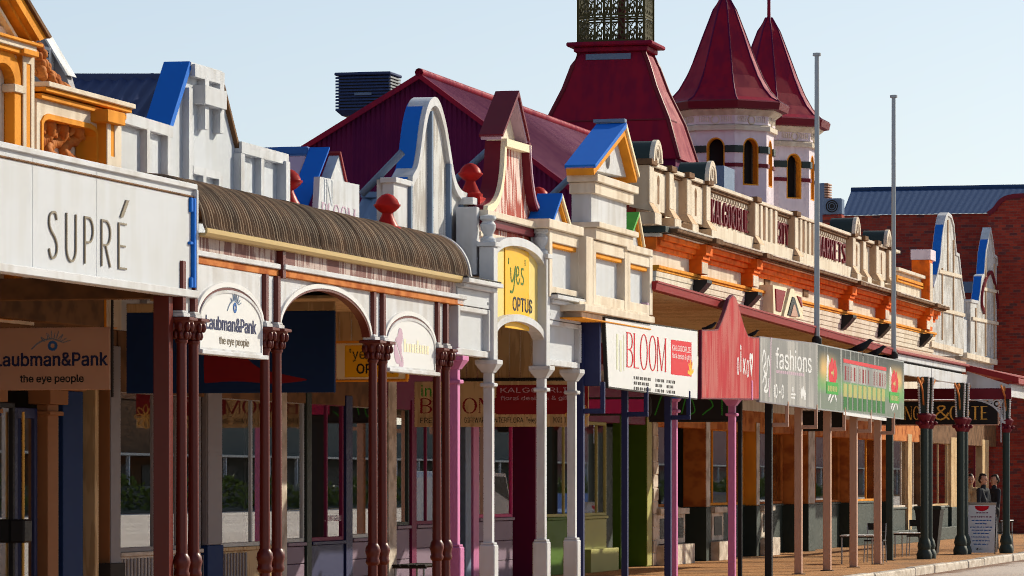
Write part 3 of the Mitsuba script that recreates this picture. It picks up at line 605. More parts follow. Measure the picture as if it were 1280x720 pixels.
# ================================================================ white timber verandah with the yellow arch
wv = thing('white_verandah', 'white timber verandah with square posts, central arch and turned urns on top', 'verandah')
pc = [46.998, 48.638, 51.375, 53.085]
def oct(r, c, y, z0, z1, x=0): return PZ([(x + sx * (r - (c if k else 0)), y + sy * (r - (0 if k else c))) for sx, sy, ks in ((1, 1, (1, 0)), (-1, 1, (0, 1)), (-1, -1, (1, 0)), (1, -1, (0, 1))) for k in ks], z0, z1)
def timber_post(parent, y, m, x=0.0, top=3.18, neck=2.84, base=.885):
    k = part(parent, 'post', [oct(.072, .016, y, base, top - .1, x)], M[m])
    part(k, 'pedestal', [B(x - .10, x + .10, y - .10, y + .10, 0, base - .03, .012), B(x - .085, x + .085, y - .085, y + .085, base - .03, base)], M[m])
    part(k, 'neck_ring', B(x - .095, x + .095, y - .095, y + .095, neck, neck + .05, .012), M[m])
    rr = lambda s, z: [(x - s, y - s, z), (x + s, y - s, z), (x + s, y + s, z), (x - s, y + s, z)]
    part(k, 'capital', [loft([rr(.074, top - .16), rr(.085, top - .14), rr(.14, top - .06)]), B(x - .145, x + .145, y - .145, y + .145, top - .06, top)], M[m])
    return k
for i, y in enumerate(pc): timber_post(wv, y, 'pink' if i == 0 else 'white')
zs = 3.2
def side_bay(a, b, cor):
    P(wv, 'bottom_rail', -.08, .03, a, b, zs, zs + .08, M['white']); P(wv, 'stile', -.08, .05, b - .10, b, zs + .08, 3.80, M['white']); P(wv, 'stile', -.08, .05, a, a + .09, zs + .08, 3.80, M['white'])
    P(wv, 'panel_board', -.08, -.03, a + .09, b - .10, zs + .08, 3.80, M['sheetwhite']); P(wv, 'top_rail', -.08, .035, a + .09, b - .10, 3.74, 3.80, M['white'])
    P(wv, 'frieze_board', -.1, .04, a, b, 3.81, 4.02, M['sheetwhite'])
    for y in (a + .12, b - .12): part(wv, 'bolt', B(.035, .052, y - .018, y + .018, 3.86, 3.895), M['zinc'])
    part(wv, 'cornice', [B(-.2, .20, a - .05, b + .06, 4.075, 4.13), B(-.2, .13, a - .02, b + .03, 4.02, 4.073)], M['white'])
    P(wv, 'cornice_flashing', -1.0, .18, a - .05, b + .04, 4.132, 4.155, M['dark'])
side_bay(pc[0] + .0, pc[1] - .09, 0); side_bay(pc[2] + .15, pc[3] + .35, 0)
aL, aR = pc[1] + .12, pc[2] - .04
m_, hw = (aL + aR) / 2, (aR - aL) / 2
def arc(rise, z, w=hw): return [(m_ + w * math.cos(t), z + rise * math.sin(t)) for t in np.linspace(math.pi, 0, 36)]
topA = arc(.24, 4.50); lowA = arc(.26, 3.50)
part(wv, 'arch_board', PX(Polygon(topA + lowA[::-1]), -.07, -.03), M['paleyellow'], label='pale yellow board filling the arch')
part(wv, 'arch_rail', PX(LineString(topA).buffer(.055, cap_style=2), -.1, .06), M['white']); part(wv, 'arch_rail', PX(LineString(lowA).buffer(.045, cap_style=2), -.1, .06), M['white'])
for y in (pc[1], pc[2]):
    P(wv, 'upper_post', -.10, .09, y - .10, y + .10, 3.18, 4.60, M['white']); P(wv, 'upper_cap', -.13, .12, y - .13, y + .13, 4.60, 4.66, M['white'])
    part(wv, 'turned_urn', lathe([(.001, 0), (.10, 0), (.10, .04), (.06, .07), (.06, .10), (.095, .16), (.10, .22), (.07, .26), (.105, .29), (.10, .33), (.001, .35)], -.01, y, 18, 4.66), M['sheetwhite'], smooth=35)
P(wv, 'roof', -3.95, -.1, pc[0] - .2, pc[3] + .3, 4.16, 4.20, M['zinc']); P(wv, 'roof_lower', -3.95, -.12, pc[0], pc[3], 3.9, 3.94, M['boards'])
ys = thing('arch_sign', "golden yellow sign lettered 'yes' OPTUS on the white verandah's arch", 'sign')
ay0, ay1 = 49.515, 50.764
part(ys, 'board', B(-.028, -.015, ay0, ay1, 3.62, 4.66), M['yellow'])
part(ys, 'lettering', on_x(fit('OPTUS', (ay1 - ay0) * .82, .17, bold=True), -.014, ay0 + .30 * (ay1 - ay0), 3.86), M['black'])
k = ay0 + .16 * (ay1 - ay0); w = (ay1 - ay0)
g = [strip(smooth_path([(.06, .26), (.10, .10), (.20, .12), (.30, .28), (.25, .08), (.17, -.04), (.04, -.05)], 6), .035), strip(smooth_path([(.34, .16), (.46, .20), (.44, .28), (.36, .26), (.35, .12), (.44, .07), (.52, .14)], 6), .03), strip(smooth_path([(.70, .27), (.60, .27), (.60, .20), (.69, .15), (.67, .08), (.56, .08)], 6), .03), sbox(-.05, .3, -.02, .38), sbox(.76, .32, .79, .40)]
part(ys, 'lettering', on_x(_ext(affinity.scale(unary_union(g), w * .85, 1.0, origin=(0, 0)), .004), -.014, k, 4.14), M['shopgreen'])
# boarded bulkheads that close the verandah ends
for nm, lab, Yp, pts in (('bulkhead', 'boarded bulkhead behind the iron columns, left of the yellow hanging sign', 50.8, [(-3.313,4.439),(-2.115,4.423),(-2.115,3.45),(-3.313,3.46)]), ('bulkhead', 'boarded bulkhead behind the yellow arch, above the hanging shop sign', 57.3, [(-2.965,4.229),(-0.657,4.204),(-0.657,3.18),(-2.965,3.195)])):
    t = thing(nm, lab, 'partition'); x0, x1 = pts[0][0], pts[1][0]; n = int((x1 - x0) / .16)
    for i in range(n): part(t, 'board', B(x0 + (x1 - x0) * i / n + .004, x0 + (x1 - x0) * (i + 1) / n - .004, Yp, Yp + .025, pts[2][1], pts[0][1], .005), M['boards'])
    P(t, 'bottom_rail', x0, x1, Yp - .02, Yp + .03, pts[2][1] - .05, pts[2][1], M['dark'])

# ================================================================ boards hung across the pavement
def hung(name, label, Y, rect, m, edge=None, t=.06):
    s = thing(name, label, 'sign', None); (xa, za), (xb, zb) = rect
    part(s, 'board', B(xa, xb, Y, Y + t, zb, za), M[m])
    if edge: part(s, 'frame', [B(xa - .02, xb + .02, Y - .01, Y + t + .01, za, za + .03), B(xa - .02, xb + .02, Y - .01, Y + t + .01, zb - .03, zb), B(xa - .03, xa, Y - .01, Y + t + .01, zb, za), B(xb, xb + .03, Y - .01, Y + t + .01, zb, za)], M[edge])
    return s, xa, xb, za, zb
s, xa, xb, za, zb = hung('hanging_sign', 'brown-shaded white board lettered Laubman & Pank under the long white fascia, left edge', 40, [(-3.19,3.291),(-1.876,2.625)], 'tan'); w = xb - xa
part(s, 'lettering', on_y(fit('Laubman&Pank', w * .975, .135, bold=True), xa + .01 * w, 39.998, zb + .26), M['navy'])
part(s, 'lettering', on_y(fit('the eye people', w * .55, .075, bold=True), xa + .23 * w, 39.998, zb + .085), M['black'])
eye(s, lambda m: on_y(m, xa + .5 * w, 39.999, zb + .47), .15, M['greyblue'], M['blueroof'])
part(s, 'hanger', tube([(xb + .02, 40.03, zb - .08), (xb + .02, 40.03, 3.75)], .015), M['dark'])
s, xa, xb, za, zb = hung('hanging_sign', 'large dark blue board with a red swoosh and white leaf, hung behind the brown columns', 46, [(-3.868,3.706),(-1.222,2.722)], 'signblue')
part(s, 'swoosh', on_y(_ext(Polygon(smooth_path([(1.0, .13), (1.0, .45), (1.06, .62), (1.25, .60), (1.45, .50), (1.7, .30), (2.1, .20), (2.3, .15), (1.9, .11), (1.4, .14), (1.02, .12)], 5)), .004), xa, 45.998, zb), M['darkred'])
part(s, 'leaf', on_y(_ext(Polygon(smooth_path([(.95, .52), (1.05, .66), (1.2, .66), (1.32, .56), (1.38, .45), (1.2, .46), (.97, .46)], 5)).difference(strip([(1.0, .54), (1.15, .56), (1.3, .52)], .02)), .004), xa, 45.996, zb), M['lilac'])
part(s, 'lettering', on_y(fit('to', .25, .16, bold=True), xa + 1.7, 45.998, zb + .66), M['bronze']); P(s, 'cream_strip', xa, xb, 46.0, 46.05, za + .002, za + .11, M['boards'])
s, xa, xb, za, zb = hung('hanging_sign', "yellow and cream board lettered 'yes' OPTUS, half hidden by the third pair of columns", 50, [(-2.423,3.457),(-1.478,2.981)], 'palecream', 'ochre'); w = xb - xa
part(s, 'yellow_panel', B(xa + .13 * w, xb - .1 * w, 49.99, 50, zb + .03, za - .03), M['yellow'])
part(s, 'lettering', on_y(fit('OPTUS', w * .56, .12, bold=True), xa + .30 * w, 49.988, zb + .08), M['black']); part(s, 'lettering', on_y(fit("'yes'", w * .36, .13), xa + .2 * w, 49.988, zb + .27), M['black'])
s, xa, xb, za, zb = hung('hanging_sign', 'long cream and dark red florist board lettered in BLOOM, hung beneath the boarded bulkhead', 56.5, [(-3.207,3.118),(-0.588,2.451)], 'boards'); w = xb - xa
part(s, 'red_panel', B(xa + .475 * w, xb, 56.49, 56.5, zb + .18, za - .06), M['darkred'])
for ch, m in line('BLOOM', w * .44, .22, .12, .045, .05, .12, .004): part(s, 'letter', on_y(m, xa + .035 * w, 56.497, zb + .20), M['darkred'])
part(s, 'lettering', on_y(fit('in', w * .06, .16), xa + .04 * w, 56.497, zb + .45), M['green'])
for t, a, b in (('FREE', .035, .09), ('GIFTWARE', .29, .13), ('INTERFLORA', .45, .18), ('Telephone', .645, .12), ('9021 1777', .80, .12)): part(s, 'lettering', on_y(fit(t, w * b, .075), xa + a * w, 56.497, zb + .06), M['black'])
part(s, 'lettering', on_y(fit('KALGOORLIE', w * .42, .07), xa + .50 * w, 56.487, za - .17), M['lilac']); part(s, 'lettering', on_y(fit('floral designs & gifts', w * .42, .06), xa + .50 * w, 56.487, za - .28), M['lilac'])
g = unary_union([ringel(.09 * math.cos(a), .09 * math.sin(a), .075, .045, .01, .01) if False else affinity.rotate(ringel(.10, 0, .085, .04, .012, .012), math.degrees(a), origin=(0, 0)) for a in np.linspace(0, 2 * math.pi, 9)[:-1]])
part(s, 'flower_mark', on_y(_ext(g, .004), xa + .94 * w, 56.486, zb + .17), M['gold'])

# ================================================================ city markets: parapet with raised lettering, cornice, gable roof, turrets and mansard tower
mk = thing('market_hall', 'market hall lettered KALGOORLIE CITY MARKETS, with maroon roofs, twin turrets and mansard tower', 'building')
W = -4.0; ya, yz = 76.243 + .03, 113.268
zc1, zc0 = 6.615, 6.487      # top and foot of the cornice's front moulding
zo1, zo0 = 6.426, 6.169       # frieze, glow of the shade painted orange
zl = 5.879                                 # string course
yk0, yk1 = ya + .02, yz - .1
P(mk, 'wall', -13, W, ya, yz, 3.2, zc0 - .1, M['cream'])
P(mk, 'roof_deck', -13, W - .5, ya, yz, 5.7, 5.75, M['spire'])
part(mk, 'cornice', [B(W - .3, W + .50, yk0, yk1, zc1 - .09, zc1 - .03), B(W - .3, W + .40, yk0, yk1, zc0, zc1 - .093)], M['umber'], label='weathered brown cornice moulding')
P(mk, 'cornice_top', W - .4, W + .52, yk0, yk1, zc1 - .028, zc1 + .01, M['stone'])
P(mk, 'fascia_band', W - .2, W + .33, yk0 + .05, yk1 - .05, zo1 + .05, zc0 - .003, M['cream'])
part(mk, 'frieze', [B(W - .2, W + .24, yk0, yk1, zo0 + .20, zo1 + .047), B(W - .2, W + .16, yk0, yk1, zo0 + .09, zo0 + .197), B(W - .2, W + .09, yk0, yk1, zo0, zo0 + .087)], M['orange'], label='stepped frieze under the cornice, its glowing shade painted orange')
P(mk, 'cornice_end', W - .6, W + .34, ya - .35, ya + .02, zc1 - .12, zc1 - .0, M['darkgreen']); P(mk, 'cornice_end_band', W - .6, W + .20, ya - .25, ya + .02, zo1 - .0, zc1 - .125, M['cream']); P(mk, 'frieze_end', W - .5, W + .1, ya - .12, ya + .02, zo0, zo1 - .004, M['orange'])
part(mk, 'string_course', [B(W - .1, W + .13, yk0, yk1, zl - .06, zl), B(W - .1, W + .09, yk0, yk1, zl - .11, zl - .063)], M['ochre'])
for i in range(4): P(mk, 'wall_board', W - .05, W + .04 + .012 * (3 - i), yk0, yk1, zl - .115 - .115 * (i + 1) + .006, zl - .115 - .115 * i, M['cream'])
for yy in (80.35, 85.789, 98.118, 103.757, 110.95):
    k = P(mk, 'pilaster', W - .2, W + .26, yy - .62, yy, zl + .003, zo0 + .004, M['orange']); P(k, 'face_panel', W + .25, W + .272, yy - .60, yy - .02, zl + .006, zo0 - .05, M['cream'])  # orange body paints the shaded stone, cream panel its sunlit front
    part(mk, 'frieze_block', [B(W, W + .36, yy - .64, yy + .02, zo0 + .085, zo1 + .05), B(W, W + .30, yy - .66, yy + .04, zo0, zo0 + .083)], M['orange'])
    P(mk, 'cornice_block', W, W + .58, yy - .66, yy + .04, zc0 + .002, zc1 - .02, M['umber'])
    part(mk, 'bracket', PY([(W, zl - .12), (W + .36, zl - .12), (W + .36, zl - .18), (W + .26, zl - .30), (W + .10, zl - .46), (W, zl - .50)], yy - .55, yy - .05), M['black'])
for yy in (88.08, 92.892): P(mk, 'wall_vent', W - .01, W + .03, yy - .3, yy + .35, zl + .12, zl + .30, M['umber'])
# the fanned scroll gable over the entrance
for i, (q, mm, d_) in enumerate((([(87.379,5.342),(87.284,6.012),(89.026,6.022),(88.244,5.359)], 'palecream', .20), ([(87.618,5.458),(87.522,5.934),(88.731,5.936),(88.147,5.444)], 'darkred', .225), ([(88.341,5.327),(89.224,6.014),(89.622,6.032),(90.938,5.393)], 'palecream', .24), ([(88.78,5.398),(89.373,5.839),(89.622,5.832),(90.326,5.424)], 'black', .265), ([(89.076,5.392),(89.422,5.66),(89.572,5.666),(89.973,5.41)], 'tan', .28), ([(89.822,5.95),(90.734,5.937),(90.887,5.52),(90.58,5.618)], 'palecream', .22), ([(90.073,5.889),(90.58,5.875),(90.682,5.659)], 'darkred', .245))):
    part(mk, 'entrance_scroll', PX(q, W + .0, W + d_ + .1), M[mm])
# parapet: wall, piers with flared feet, slots, coping
zp0, zp1 = zc1 + .01, 7.788
PX_ = W - .08
P(mk, 'parapet_wall', W - .35, PX_, ya + .1, 106.589, zp0, zp1, M['cream'])
P(mk, 'coping', W - .42, W + .07, ya + .05, 106.863, zp1 + .002, zp1 + .075, M['cream']); P(mk, 'coping_shadow_mould', W - .38, W + .0, ya + .1, 106.589, zp1 - .07, zp1 - .002, M['umber'])
hs = zp1 - zp0
def pier(yf, w, cap=True):
    d = .09
    k = part(mk, 'parapet_pier', [B(W - .3, W + d, yf, yf + w, zp0 + hs * .36, zp1 - .01), loft([[(W - .3, yf - .0, zp0 + hs * .30), (W + d + .13, yf - .10, zp0 + hs * .20), (W + d + .13, yf + w + .10, zp0 + hs * .20), (W - .3, yf + w, zp0 + hs * .30)], [(W - .3, yf, zp0 + hs * .36), (W + d, yf, zp0 + hs * .37), (W + d, yf + w, zp0 + hs * .37), (W - .3, yf + w, zp0 + hs * .36)]]), B(W - .3, W + d + .13, yf - .10, yf + w + .10, zp0, zp0 + hs * .20)], M['tanstone'])
    part(k, 'face_panel', PX(sbox(yf + .015, zp0 + hs * .37, yf + w - .015, zp1 - .02), W + d - .004, W + d + .012), M['cream'])  # cream plates paint the sunlit fronts, tan body the shaded sides
    part(k, 'foot_panel', PX(sbox(yf - .085, zp0 + .01, yf + w + .085, zp0 + hs * .20 - .01), W + d + .12, W + d + .142), M['cream'])
    if cap: part(k, 'pier_cap', B(W - .4, W + d + .07, yf - .05, yf + w + .05, zp1 + .0, zp1 + .11), M['umber'])
pf = W + .2
piers = [75.553, 77.389, 79.077, 80.999, 86.262, 91.076, 99.07, 100.659, 102.682, 104.785]
for i, yy in enumerate(piers): pier(yy, .42)
for ua, ub in ((piers[0] + .42, piers[1]), (piers[2] + .42, piers[3]), (piers[6] + .42, piers[7]), (piers[8] + .42, piers[9])):
    m_ = (ua + ub) / 2 + .05
    part(mk, 'slot_panel', PX(sbox(ua, zp0 + hs * .28, ub, zp1 - .08).difference(Polygon([(m_ - .10, zp0 + hs * .40), (m_ + .10, zp0 + hs * .40), (m_ + .10, zp0 + hs * .70)] + ell(m_, zp0 + hs * .78, .13, .13, -40, 220, 12) + [(m_ - .10, zp0 + hs * .70)])), W - .09, W + .02), M['cream'])
    P(mk, 'slot_back', W - .2, W - .075, ua, ub, zp0 + hs * .3, zp1 - .1, M['ochre'])
for u in (0, 1, 2, 3):
    yy = (87.649, 88.796, 92.521, 93.687)[u]
    P(mk, 'parapet_slot', W - .2, W - .07, yy - .22, yy + .10, zp0 + hs * .36, zp1 - .08, M['ochre']); P(mk, 'slot_mullion', W - .2, W + .05, yy + .10, yy + .36, zp0 + hs * .3, zp1 - .02, M['cream']); P(mk, 'slot_mullion', W - .2, W + .05, yy - .48, yy - .22, zp0 + hs * .3, zp1 - .02, M['cream'])
for a, b in ((piers[3] + .42, piers[4]), (piers[4] + .42, piers[5]), (piers[5] + .42, piers[6])): P(mk, 'parapet_panel', W - .2, W + .07, a, b, zp0, zp0 + hs * .33, M['cream'])
for t, a, b in (('KALGOORLIE', 82.207, 86.224), ('CITY', 89.638, 91.037), ('MARKETS', 94.612, 98.82)):
    h = hs * .42; zz = zp0 + hs * .40
    for c, m in line(t, b - a, h, .12, .10, 0, .20, .05): part(mk, 'letter', on_x(m, PX_ - .002, a, zz), M['maroon'])
    for k in range(int((b - a) / .28)):
        for z_ in (zz - .10, zz + h + .07): part(mk, 'stud', B(PX_, PX_ + .05, a + .1 + k * .28, a + .19 + k * .28, z_ - .035, z_ + .035), M['ochre' if z_ < zz else 'cream'])
# scroll-ended hoods over the slotted panels
for (yy, zz) in ((76.059, zp1 + .07), (81.328, zp1 + .07), (99.433, zp1 + .07), (104.384, zp1 + .05)):
    r = .40
    k = part(mk, 'hood', PX(Polygon([(yy - r, zz)] + ell(yy, zz, r, r * 1.05, 180, 0, 20) + [(yy + r, zz)]), W - .5, W + .10), M['darkgreen'])
    part(k, 'scroll_face', [PX(Polygon(ell(yy, zz, r + .02, r * 1.05 + .02, 180, 0, 20)).difference(Polygon(ell(yy, zz, r - .09, r * 1.05 - .09, 180, 0, 20))), W + .08, W + .17), PX(ringel(yy, zz + .17, .15, .15, .05, .05), W + .08, W + .16), PX(Polygon(ell(yy, zz, r - .09, r - .06, 180, 0, 16)), W + .09, W + .12)], M['cream'])
P(mk, 'brick_pier', W - .95, W - .35, ya - .1, ya + .5, 5.7, zp1 + .05, M['brick'])
# end panel and end pier
zq = 7.312; ye0, ye1 = 106.409, 111.267
P(mk, 'end_parapet', W - .3, W - .03, ye0, ye1, zp0, zq, M['cream']); P(mk, 'end_coping', W - .35, W + .10, ye0, ye1, zq + .002, zq + .09, M['cream'])
part(mk, 'panel_moulding', PX(sbox(ye0 + .1, zp0 + hs * .35, ye1 - .05, zq - .12).difference(sbox(ye0 + .2, zp0 + hs * .42, ye1 - .15, zq - .24)), W - .04, W + .05), M['ochre'])
k = P(mk, 'end_pier', W - .3, W + .2, ye1, 111.847, zc0 - .6, 7.858, M['orange']); P(k, 'face_panel', W + .195, W + .215, ye1 + .05, 111.847 - .03, zc0 - .5, 7.769, M['cream'])  # shaded side painted orange, sunlit front painted cream
P(k, 'pier_block', W - .32, W + .24, ye1 - .05, 112.229, 7.858 + .002, 8.148, M['mauve'])
# main gable roof: gable wall faces down the street, its ridge runs along it
Yg = 79.0
gx0, gxa, gx1 = -12.32, -9.447, -6.156; gz0, gza, gz1 = 8.306, 9.955, 7.483
def gtop(t, a, b):
    x = a[0]; return (x, Yg, gz0 + (gza - gz0) * (x - gx0) / (gxa - gx0) if x < gxa else gza + (gz1 - gza) * (x - gxa) / (gx1 - gxa))
part(mk, 'gable_wall', ribbed([(gx0, Yg, 5.0), (gx1, Yg, 5.0)], [(gx0, Yg, 9), (gx1, Yg, 9)], (0, -1, 0), .105, .014, 6, 1, gtop), M['roofmaroon'])
Ye = 104
part(mk, 'roof_slope', ribbed([(gx1 + .05, Yg - .15, gz1 + .0), (gx1 + .05, Ye, gz1)], [(gxa, Yg - .15, gza + .05), (gxa, Ye, gza + .05)], (.6, 0, .75), .12, .012, 4), M['roofmaroon'])
part(mk, 'roof_slope', ribbed([(gx0 - .05, Yg - .15, gz0), (gx0 - .05, Ye, gz0)], [(gxa, Yg - .15, gza + .05), (gxa, Ye, gza + .05)], (-.5, 0, .8), .12, .012, 4), M['roofmaroon'])
part(mk, 'bargeboard', [PY([(gxa, gza + .06), (gx1 + .08, gz1 + .02), (gx1 + .08, gz1 - .10), (gxa, gza - .06)], Yg - .20, Yg - .15), PY([(gxa, gza + .06), (gx0 - .08, gz0 + .02), (gx0 - .08, gz0 - .10), (gxa, gza - .06)], Yg - .20, Yg - .15)], M['spire'])
part(mk, 'ridge_cap', tube([(gxa, Yg - .2, gza + .07), (gxa, Ye, gza + .07)], .09, 10), M['spire'], smooth=True)
# mansard tower with concave hips and an iron cresting
Yt = 97.0
def mring(u0, u1, v): return (12.451, 0)
def mans(xa, xb, z, ins): d = xb - xa; return [(xa, Yt + ins, z), (xb, Yt + ins, z), (xb, Yt + ins + d, z), (xa, Yt + ins + d, z)]
rows = [(-11.68, -7.958, 9.659), (-11.329, -8.222, 10.655), (-10.95, -8.593, 11.482), (-10.755, -8.802, 12.074), (-10.596, -8.949, 12.416)]
b0 = rows[0]; half0 = (b0[1] - b0[0]) / 2; DS = .62; cyt = Yt + half0 * DS; cxt = [(r_[0] + r_[1]) / 2 for r_ in rows]
rings = [[(c - h, cyt - h * DS, z), (c + h, cyt - h * DS, z), (c + h, cyt + h * DS, z), (c - h, cyt + h * DS, z)] for c, h, z in ((cxt[i], (rows[i][1] - rows[i][0]) / 2, rows[i][2]) for i in range(5))]
cx0 = cxt[4]; rings = [[(p[0] - cxt[i] + cx0, p[1], p[2]) for p in r_] for i, r_ in enumerate(rings)]
tw = part(mk, 'mansard_roof', loft(rings), M['spire'])
part(mk, 'tower_base', B(rings[0][0][0] + .1, rings[0][1][0] - .1, rings[0][0][1] + .1, rings[0][2][1] - .1, 5.6, rings[0][0][2] + .02), M['roofmaroon'])
for k in range(4): part(tw, 'hip_roll', tube([r_[k] for r_ in rings], .06, 8), M['maroon'], smooth=True)
hr = (rows[4][1] - rows[4][0]) / 2; zt = rows[4][2]
part(tw, 'crown_cornice', [B(cx0 - hr - .12, cx0 + hr + .12, cyt - hr * DS - .12, cyt + hr * DS + .12, zt + .0, zt + .13, .02), B(cx0 - hr - .28, cx0 + hr + .28, cyt - hr * DS - .28, cyt + hr * DS + .28, zt + .13, zt + .24, .03)], M['spire'])
part(tw, 'roof_joint', B(cx0 - (rows[1][1] - rows[1][0]) / 2 - .02, cx0 + (rows[1][1] - rows[1][0]) / 2 + .02, cyt - (rows[1][1] - rows[1][0]) / 2 * DS - .03, cyt, rows[1][2] - .02, rows[1][2] + .02), M['maroon'])
part(tw, 'lead_panel', B(cx0 - hr * .78, cx0 + hr * .62, cyt - hr * DS - .08, cyt - hr * DS + .2, zt - .20, zt - .05), M['greyblue'])
zr_ = zt + .24; hc = hr + .02; zc_ = 1.42
hd = hr * DS + .02
def place_side(g, sd):      # a railing panel drawn in (along, up) set on one side of the rectangle
    if sd % 2: g = affinity.scale(g, hd / hc, 1, origin=(0, 0))
    m = _ext(g, .03)
    if sd == 0: return on_y(m, cx0 - hc, cyt - hd, zr_)
    if sd == 1: return on_x(m, cx0 + hc - .03, cyt - hd, zr_)
    if sd == 2: return on_y(m, cx0 - hc, cyt + hd, zr_)
    return on_x(m, cx0 - hc, cyt - hd, zr_)
w = 2 * hc
for sd in range(4):
    g = [sbox(0, q, w, q + .045) for q in (.02, zc_ * .42, zc_ * .47, zc_ * .92)] 
    for k in range(5): g.append(sbox(k * w / 4 - .03, 0, k * w / 4 + .03, zc_ + .10))
    for k in range(17): g.append(sbox(k * w / 16 - .008, zc_ * .92, k * w / 16 + .008, zc_ + .06))
    part(tw, 'cresting_frame', place_side(unary_union(g), sd), M['cresting'])
    for k in range(4):
        for (q0, q1) in ((.05, zc_ * .42), (zc_ * .50, zc_ * .92)):
            a, b = k * w / 4 + .03, (k + 1) * w / 4 - .03; m_ = (a + b) / 2; d = q1 - q0; e = (b - a) / 2
            gg = []
            for s in (-1, 1):
                gg.append(strip(smooth_path([(m_, q0 + d * .95), (m_ + s * e * .55, q0 + d * .70), (m_ + s * e * .95, q0 + d * .80)], 5), .028))
                gg.append(strip(smooth_path([(m_ + s * e, q0 + d * .08), (m_ + s * e * .72, q0 + d * .35), (m_ + s * e * .30, q0 + d * .48), (m_ + s * e * .12, q0 + d * .30), (m_ + s * e * .38, q0 + d * .18), (m_ + s * e * .45, q0 + d * .30)], 5), .030))
                gg.append(strip(smooth_path([(m_, q0), (m_ + s * e * .5, q0 + d * .1), (m_ + s * e * .8, q0 + d * .55), (m_ + s * e * .45, q0 + d * .66)], 5), .026))
            gg.append(Point(m_, q0 + d * .55).buffer(.045))
            part(tw, 'cresting_panel', place_side(unary_union(gg).intersection(sbox(a - .02, q0 - .03, b + .02, q1 + .03)), sd), M['cresting'])
part(tw, 'flag_mast', tube([(cx0 + .15, cyt, zr_), (cx0 + .15, cyt, zr_ + 4)], .10, 12), M['brownred'], smooth=True)
# twin turrets
def turret(cx, cy, k_):
    R = 1.22; zb, zs, ze = 5.5, 10.989, 11.409
    oc = lambda r, z: [(cx + p[0], cy + p[1], z) for p in npoly(r / math.cos(math.pi / 8), 8, math.pi / 8)]
    t = numbered(mk + '__turret'); zsill, zspr = zs - 1.55, zs - .58
    wd = 2 * R * math.tan(math.pi / 8)
    op = Polygon([(-.24, zsill), (.24, zsill), (.24, zspr)] + ell(0, zspr, .24, .27, 0, 180, 16) + [(-.24, zspr)])
    walls = []
    for f in range(8):
        g = sbox(-wd / 2, zb, wd / 2, zs).difference(op); m = on_y(_ext(g, .20), 0, -R + .20, 0)
        m.apply_transform(trimesh.transformations.rotation_matrix(f * math.pi / 4, (0, 0, 1))); m.apply_translation((cx, cy, 0)); walls.append(m)
    scene[t] = mikit.ply(join(walls), M['mauve'])
    def rot(m, f): m.apply_transform(trimesh.transformations.rotation_matrix(f * math.pi / 4, (0, 0, 1))); m.apply_translation((cx, cy, 0)); return m
    for f in range(8):
        for (za, zb_, o, mm, nm) in ((zspr - .12, zspr + .06, .05, 'darkgreen', 'green_band'), (zspr - .50, zspr - .40, .04, 'maroon', 'maroon_band')):
            for (a, b) in ((-wd / 2 - .02, -.25), (.25, wd / 2 + .02)): part(t, nm, rot(B(a, b, -R - o, -R + .02, za, zb_), f), M[mm])
        part(t, 'arch_lining', rot(on_y(_ext(op.buffer(.004).difference(op.buffer(-.03)), .22), 0, -R + .21, 0), f), M['ochre'])
    part(t, 'bell_louvre', PZ([(cx + p[0], cy + p[1]) for p in npoly(R - .38, 8, math.pi / 8)], zb, zs - .05), M['dark'])  # added dark core, so the arched openings look shaded inside
    part(t, 'floor', PZ(npoly(R, 8, math.pi / 8) and [(cx + p[0], cy + p[1]) for p in npoly(R, 8, math.pi / 8)], zsill - .3, zsill - .2), M['stone'])
    part(t, 'string_mould', loft([oc(R + .10, zs - .12), oc(R + .10, zs), oc(R + .02, zs + .04), oc(R + .0, zs + .06)]), M['cream'])
    part(t, 'frieze', loft([oc(R + .04, zs + .04), oc(R + .04, ze - .14)]), M['mauve'])
    for f in range(8):
        part(t, 'roundel', rot(on_y(_ext(ringel(0, (zs + ze - .1) / 2, .12, .12, .03, .03), .03), 0, -R - .04, 0), f), M['cream'])
        part(t, 'reeding', [rot(B(x - .012, x + .012, -R - .06, -R - .03, zs + .10, ze - .17), f) for x in (-.42, -.36, -.30, -.24, -.18, .18, .24, .30, .36, .42)], M['cream'])
    part(t, 'cornice', loft([oc(R + .06, ze - .15), oc(R + .22, ze - .02), oc(R + .22, ze + .0)]), M['cream'])
    er = R + .36
    part(t, 'eaves', loft([oc(er - .1, ze + .0), oc(er, ze + .02), oc(er + .04, ze + .20), oc(er - .02, ze + .24)]), M['maroon'])
    hgt = 14.536 - ze
    sp = [(1.0, .22), (.86, .34), (.72, .60), (.60, .95), (.48, 1.42), (.34, 2.05), (.18, 2.75), (.05, hgt)]
    rings = [oc(er * r, ze + z) for r, z in sp]; s = part(t, 'spire', loft(rings), M['spire'])
    for k in range(8): part(mk, 'hip_seam', tube([r_[k] for r_ in rings], .025, 6), M['roofmaroon'], smooth=True)
    part(mk, 'spire_finial', lathe([(.001, 0), (.12, 0), (.10, .12), (.05, .2), (.045, 1.0), (.001, 1.3)], cx, cy, 12, ze + hgt - .2), M['spire'], smooth=35)
turret(-8.201, 104.2, 0); turret(-8.006, 109.4, 1)
# half-round tank and ducts on the deck behind the parapet
P(mk, 'roof_tank', -6.2, -4.9, 87.769, 87.769 + 1.2, 5.7, 8.714, M['greyblue'])

